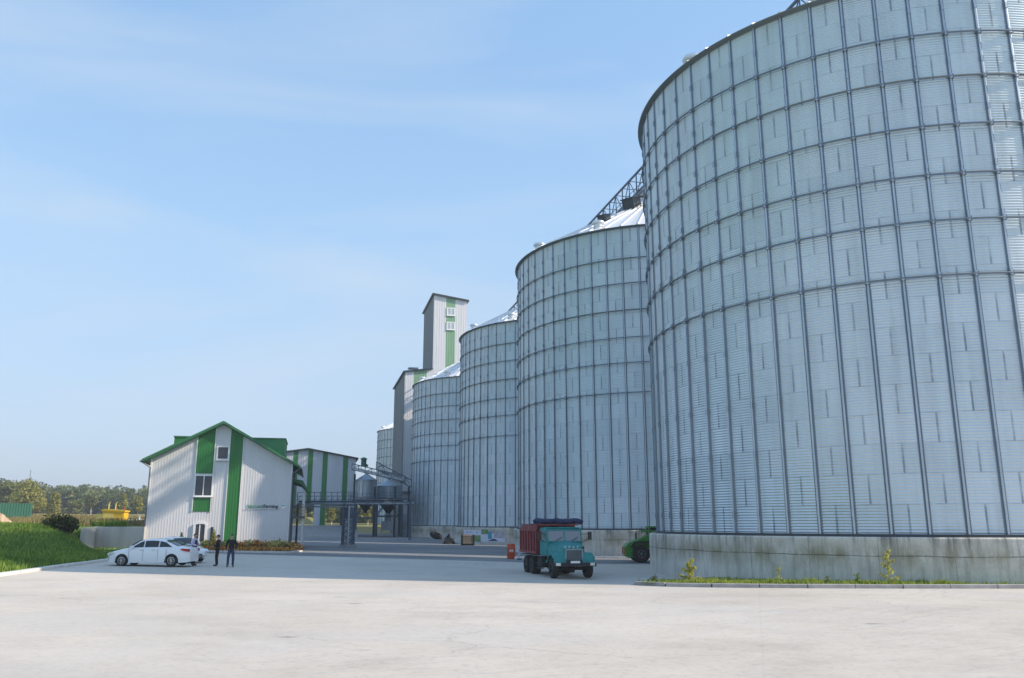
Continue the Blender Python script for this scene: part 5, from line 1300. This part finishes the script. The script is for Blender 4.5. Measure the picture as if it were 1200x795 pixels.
# weeds on the strip by the nearest silo
def weed(x, y, h, w, m, label, n=170, name='weed'):
    t = empty(name, (x, y, float(gz(x, y)) + .08), 0, label=label, cat='weed')
    s = MB(); s.cyl((0, 0, 0), (.05, 0, h * .98), .012, .005, n=5)
    P = []
    for i in range(9):
        f = .12 + .8 * i / 9; a = i * 2.4; L = w * .5 * (1.1 - f); e = Vector((math.cos(a) * L + .05 * f, math.sin(a) * L, h * f + .1 * h)); s.cyl((.05 * f, 0, h * f), e, .006, .003, n=4)
        for _ in range(n // 9): P.append(Vector((.05 * f, 0, h * f)).lerp(e, random.random()) + Vector([random.gauss(0, .035) for _ in range(3)]))
    s.build('stem', M['bladed'], t)
    co, q = leaves(np.array([tuple(p) for p in P]), .045); npmesh('foliage', co, q, M[m], t, sm=False)
    return t
weed(7.1, 34.4, .95, .95, 'leafy', 'yellow pyramid shaped weed near the left tip of the grass strip', 900)
weed(14.35, 32.75, 1.4, .85, 'leafy', 'tall yellow green weed against the silo base right of centre strip', 420)
weed(10.35, 33.35, .78, .25, 'leafy', 'thin pale upright stalk between the two larger weeds', 60)
weed(13.2, 32.9, .45, .3, 'blade', 'small feathery weed just left of the tall one', 70)
weed(12.0, 32.8, .32, .3, 'leafb', 'low tuft of weed beside the silo base left of the feathery one', 60)
weed(5.75, 34.9, .28, .6, 'leafa', 'dark small clump at the very tip of the grass strip', 120)

# ------------------------------------------------------------------ field objects
x0, y0 = pxy(113, 85), 85
g = empty('gas_cabinet', (-41.25, 85, float(gh(-41, 85)) + .1), 0, label='bright yellow gas regulator cabinet standing in the field', cat='gas cabinet')
MB().box(0, 2.2, 0, 1.0, -.3, 1.25).build('body', M['yellow'], g, bevel=.02)
MB().prism([(-.08, 1.253), (2.3, 1.15), (2.3, 1.3), (.3, 1.45), (-.08, 1.36)], -.08, 1.08).build('roof', M['yellow'], g)
MB().box(-.62, -.004, .1, .9, -.3, .98).build('side_box', M['yellowl'], g)
MB().box(.1, 1.15, -.04, -.002, .15, 1.0).build('door', M['yellowl'], g)
MB().box(1.25, 2.1, -.03, -.001, .1, 1.1).build('door', M['yellow'], g)
d = MB()
for z in (.35, .6): d.bar((-.2, -.09, z), (2.3, -.09, z), .05)
d.build('rail', M['yellowl'], g)
for xx in (.35, 1.05): MB().path([(xx, .5, 1.3), (xx, .5, 2.0), (xx + .12, .5, 2.15)], .05).build('vent_pipe', M['yellowl'], g)
MB().bar((2.0, .4, 1.2), (2.0, .4, 1.65), .05).build('vent_pipe', M['orange'], g)
gpipe = MB().path([(-38.85, 85.3, .45 + float(gh(-38, 85))), (-36.9, 85.3, .5 + float(gh(-37, 85))), (-36.9, 85.3, float(gh(-37, 85)) - .1)], .07).path([(-37.6, 85.3, .45 + float(gh(-38, 85))), (-37.6, 85.3, .95 + float(gh(-38, 85)))], .07)
tag(gpipe.build('gas_pipe', M['white']), 'white gas pipe leaving the right side of the yellow cabinet', 'pipe')
gp2 = MB().path([(-46.5, 86, float(gh(-46, 86)) + .35), (-42.1, 85.5, float(gh(-42, 86)) + .4)], .05)
tag(gp2.build('gas_pipe', M['yellowl']), 'thin pale pipe entering the yellow cabinet from the left', 'pipe')
# green sheet fence
fz = empty('sheet_fence', (-70, 100, float(gh(-68, 100))), 0, label='dark green corrugated sheet fence at the far left of the field', cat='fence')
a_, b_ = Vector((-76, 96, 0)), Vector((-64.6, 113.5, 0)); ang = math.atan2(b_.y - a_.y, b_.x - a_.x); L = (b_ - a_).length
zf0 = float(gh(-66, 105))
o = clad('panel', M['fenceg'], fz, 0, L, 0.1, 2.45, 0, .35, .06, ang, tuple(a_ - Vector((-70, 100, 0))))
ps = MB()
for k in range(9): p = a_.lerp(b_, k / 8) - Vector((-70, 100, 0)) + Vector((-.1, .1, 0)); ps.bar(p + Vector((0, 0, -.7)), p + Vector((0, 0, 2.5)), .08)
ps.build('posts', M['trimg'], fz)
# sand heap and dark pipe
def heap(name, x, y, w, h, m, label, cat, zf=gh, rough=.12):
    mb = MB(); n, k = 22, 7; vs = []
    for i in range(k):
        f = i / (k - 1)
        for j in range(n):
            a = 2 * math.pi * j / n; r = w / 2 * (1 - f) ** .8 * (1 + rough * math.sin(3 * a + i) + random.uniform(-rough, rough)); vs.append((math.cos(a) * r, math.sin(a) * r, h * f * (1 + random.uniform(-.1, .1)) - (.15 if i == 0 else 0)))
    mb.add(vs, [(i * n + j, i * n + (j + 1) % n, (i + 1) * n + (j + 1) % n, (i + 1) * n + j) for i in range(k - 1) for j in range(n)])
    o = mb.build(name, m); o.location = (x, y, float(zf(x, y))); return tag(o, label, cat)
heap('sand_heap', pxy(0, 62), 62, 1.9, .75, M['sand'], 'orange sand heap at the left edge on top of the bank', 'sand')
x, y = pxy(9.5, 62), 62
tag(MB().bar((x - .25, y, float(gh(x, y)) + .35), (x + .25, y, float(gh(x, y)) - .05), .14).build('timber_offcut', M['rubble']), 'short dark timber leaning beside the sand heap', 'timber')
ms = empty('radio_mast', (pxy(29.5, 290), 290, float(gh(pxy(29, 290), 290))), 0, label='thin radio mast rising above the far wood', cat='mast')
MB().bar((0, 0, 0), (0, 0, 14.8), .12, .12).build('mast_pole', M['truss'], ms)
d = MB(); d.box(-.4, .4, -.2, .2, 10.9, 11.7); d.build('antenna_panel', M['truss'], ms)

# ------------------------------------------------------------------ yard clutter by the silo bases
def YP(px, y): return pxy(px, y)
x, y = YP(599, 61.5), 61.5
t = empty('barrel', (x, y, float(gz(x, y)) + .005), 0, label='orange barrel with pale dashes standing behind the red tipper', cat='barrel')
MB().lathe([(0, 0), (.27, 0), (.29, .05), (.3, .4), (.31, .42), (.3, .44), (.3, .70), (.31, .72), (.3, .74), (.29, 1.0), (.27, 1.05), (0, 1.03)], n=24).build('drum', M['orange'], t, smooth=True)
s = MB(); s.box(-.12, -.02, -.312, -.30, .52, .66); s.box(.02, .14, -.312, -.30, .52, .66); s.build('dashes', M['plate'], t)
x, y = YP(548.3, 95.2), 95.2
t = empty('pallet_box', (x, y, float(gz(x, y)) + .01), R_(10), label='tan wooden pallet box beside the banner on the silo base', cat='crate')
b = MB(); b.box(-.62, .62, -.5, .5, .14, 1.12); b.build('panels', M['wood'], t)
b = MB()
for x_ in (-.64, .64):
    for y_ in (-.52, .52): b.box(x_ - .05, x_ + .05, y_ - .05, y_ + .05, 0, 1.16)
for k in range(5): b.box(-.6, .6, -.53, -.5, .2 + .19 * k, .22 + .19 * k)
b.box(-.66, .66, -.54, .54, .0, .12); b.build('frame', M['rubble'], t)
heap('rubble_heap', YP(526, 99), 99, 1.45, 1.05, M['rubble'], 'pointed black heap left of the tan pallet box', 'heap', gz, .2)
x, y = YP(526.5, 98.9), 98.9
tag(MB().cyl((x, y, float(gz(x, y))), (x + .05, y, float(gz(x, y)) + 1.3), .03, n=6).build('metal_rod', M['chas']), 'thin rod standing in the pointed black heap', 'rod')
x, y = YP(511.5, 127), 127
t = empty('tyre_stack', (x, y, float(gz(x, y)) + .32), 0, label='worn black tractor tyre lying by the farther silo base', cat='tyre')
o = MB().lathe([(.55, -.28), (.85, -.3), (.98, -.15), (1.0, 0), (.98, .15), (.85, .3), (.55, .28)], n=32, close=True).build('tread', M['tyre'], t, smooth=True); o.rotation_euler = (R_(14), R_(24), 0); o.location.z = .22
t.name = 'tractor_tyre'
# banner curved round the base of the third silo
bn = empty('banner', (SC[2][0], SC[2][1], -2.64), 0, label='faded advertising banner with white, green and teal areas on silo base', cat='banner')
def bpatch(name, m, px0, px1, z0, z1, off_=.03, nn=8):
    vs = []; cx_, cy_ = SC[2]; Rr = RS + .5 + off_
    for i in range(nn + 1):
        px = px0 + (px1 - px0) * i / nn; dx, dy = (px - 600) / 968.0 * .978, 1.0
        A = dx * dx + dy * dy; B = -2 * (dx * cx_ + dy * cy_); C_c = cx_ ** 2 + cy_ ** 2 - Rr * Rr; tt = (-B - math.sqrt(B * B - 4 * A * C_c)) / 2 / A
        for z in (z0, z1): vs.append((dx * tt - cx_, dy * tt - cy_, z))
    m_ = MB().add(vs, [(2 * i, 2 * i + 2, 2 * i + 3, 2 * i + 1) for i in range(nn)]); return m_.build(name, m, bn)
wt_ = varied('banner_white', (.62, .65, .75), .6, 0, .08, 3); gn_ = varied('banner_green', (.16, .26, .10), .6, 0, .35, 4); tl_ = varied('banner_teal', (.05, .30, .38), .6, 0, .2, 4); pk_ = varied('banner_mauve', (.42, .40, .46), .6, 0, .2, 3); dk_ = mat('banner_dark', (.03, .05, .10), .6)
bpatch('white_field', wt_, 544, 565, 1.22, 1.78); bpatch('white_field', wt_, 556, 592, .42, 1.42, .031); bpatch('green_field', gn_, 556, 563.5, .42, 1.15, .034); bpatch('green_field', gn_, 564, 572, 1.3, 1.85, .034)
bpatch('teal_figure', tl_, 572, 576.5, .75, 1.6, .036); bpatch('mauve_field', pk_, 579, 591.5, .85, 1.65, .034); bpatch('dark_stroke', dk_, 573, 583, .52, .66, .04); bpatch('dark_stroke', dk_, 576, 581, .66, .78, .04)
for a, b in ((546, 549), (549.6, 552), (552.6, 554), (558, 560)): bpatch('print_mark', pk_, a, b, 1.42, 1.6, .04, 2)
x, y = YP(608.5, 60.5), 60.5
t = empty('bollard', (x, y, float(gz(x, y))), 0, label='short pale blue post between the orange barrel and the truck', cat='post')
MB().cyl((0, 0, 0), (0, 0, .85), .07, n=12).lathe([(.07, .85), (.05, .9), (0, .92)], n=12).build('shaft', M['lilac'], t, smooth=True)
MB().box(-.16, .16, -.16, .16, 0, .08).build('base_plate', M['chas'], t)
x, y = YP(673, 0), 0

# thin morning haze over the whole site
hz = MB().box(-3200, 3200, -150, 4200, -12, 60).build('haze', mat('haze', (.8, .85, .9)))
ht = hz.data.materials[0].node_tree; ho = [n for n in ht.nodes if n.type == 'OUTPUT_MATERIAL'][0]
for n in list(ht.nodes):
    if n != ho: ht.nodes.remove(n)
pv = ht.nodes.new('ShaderNodeVolumePrincipled'); pv.inputs['Color'].default_value = (.86, .9, .96, 1); pv.inputs['Density'].default_value = .00055; pv.inputs['Anisotropy'].default_value = .2
ht.links.new(pv.outputs[0], ho.inputs['Volume']); tag(hz, kind='stuff'); hz['label'] = 'thin bluish haze over the far field and silos'
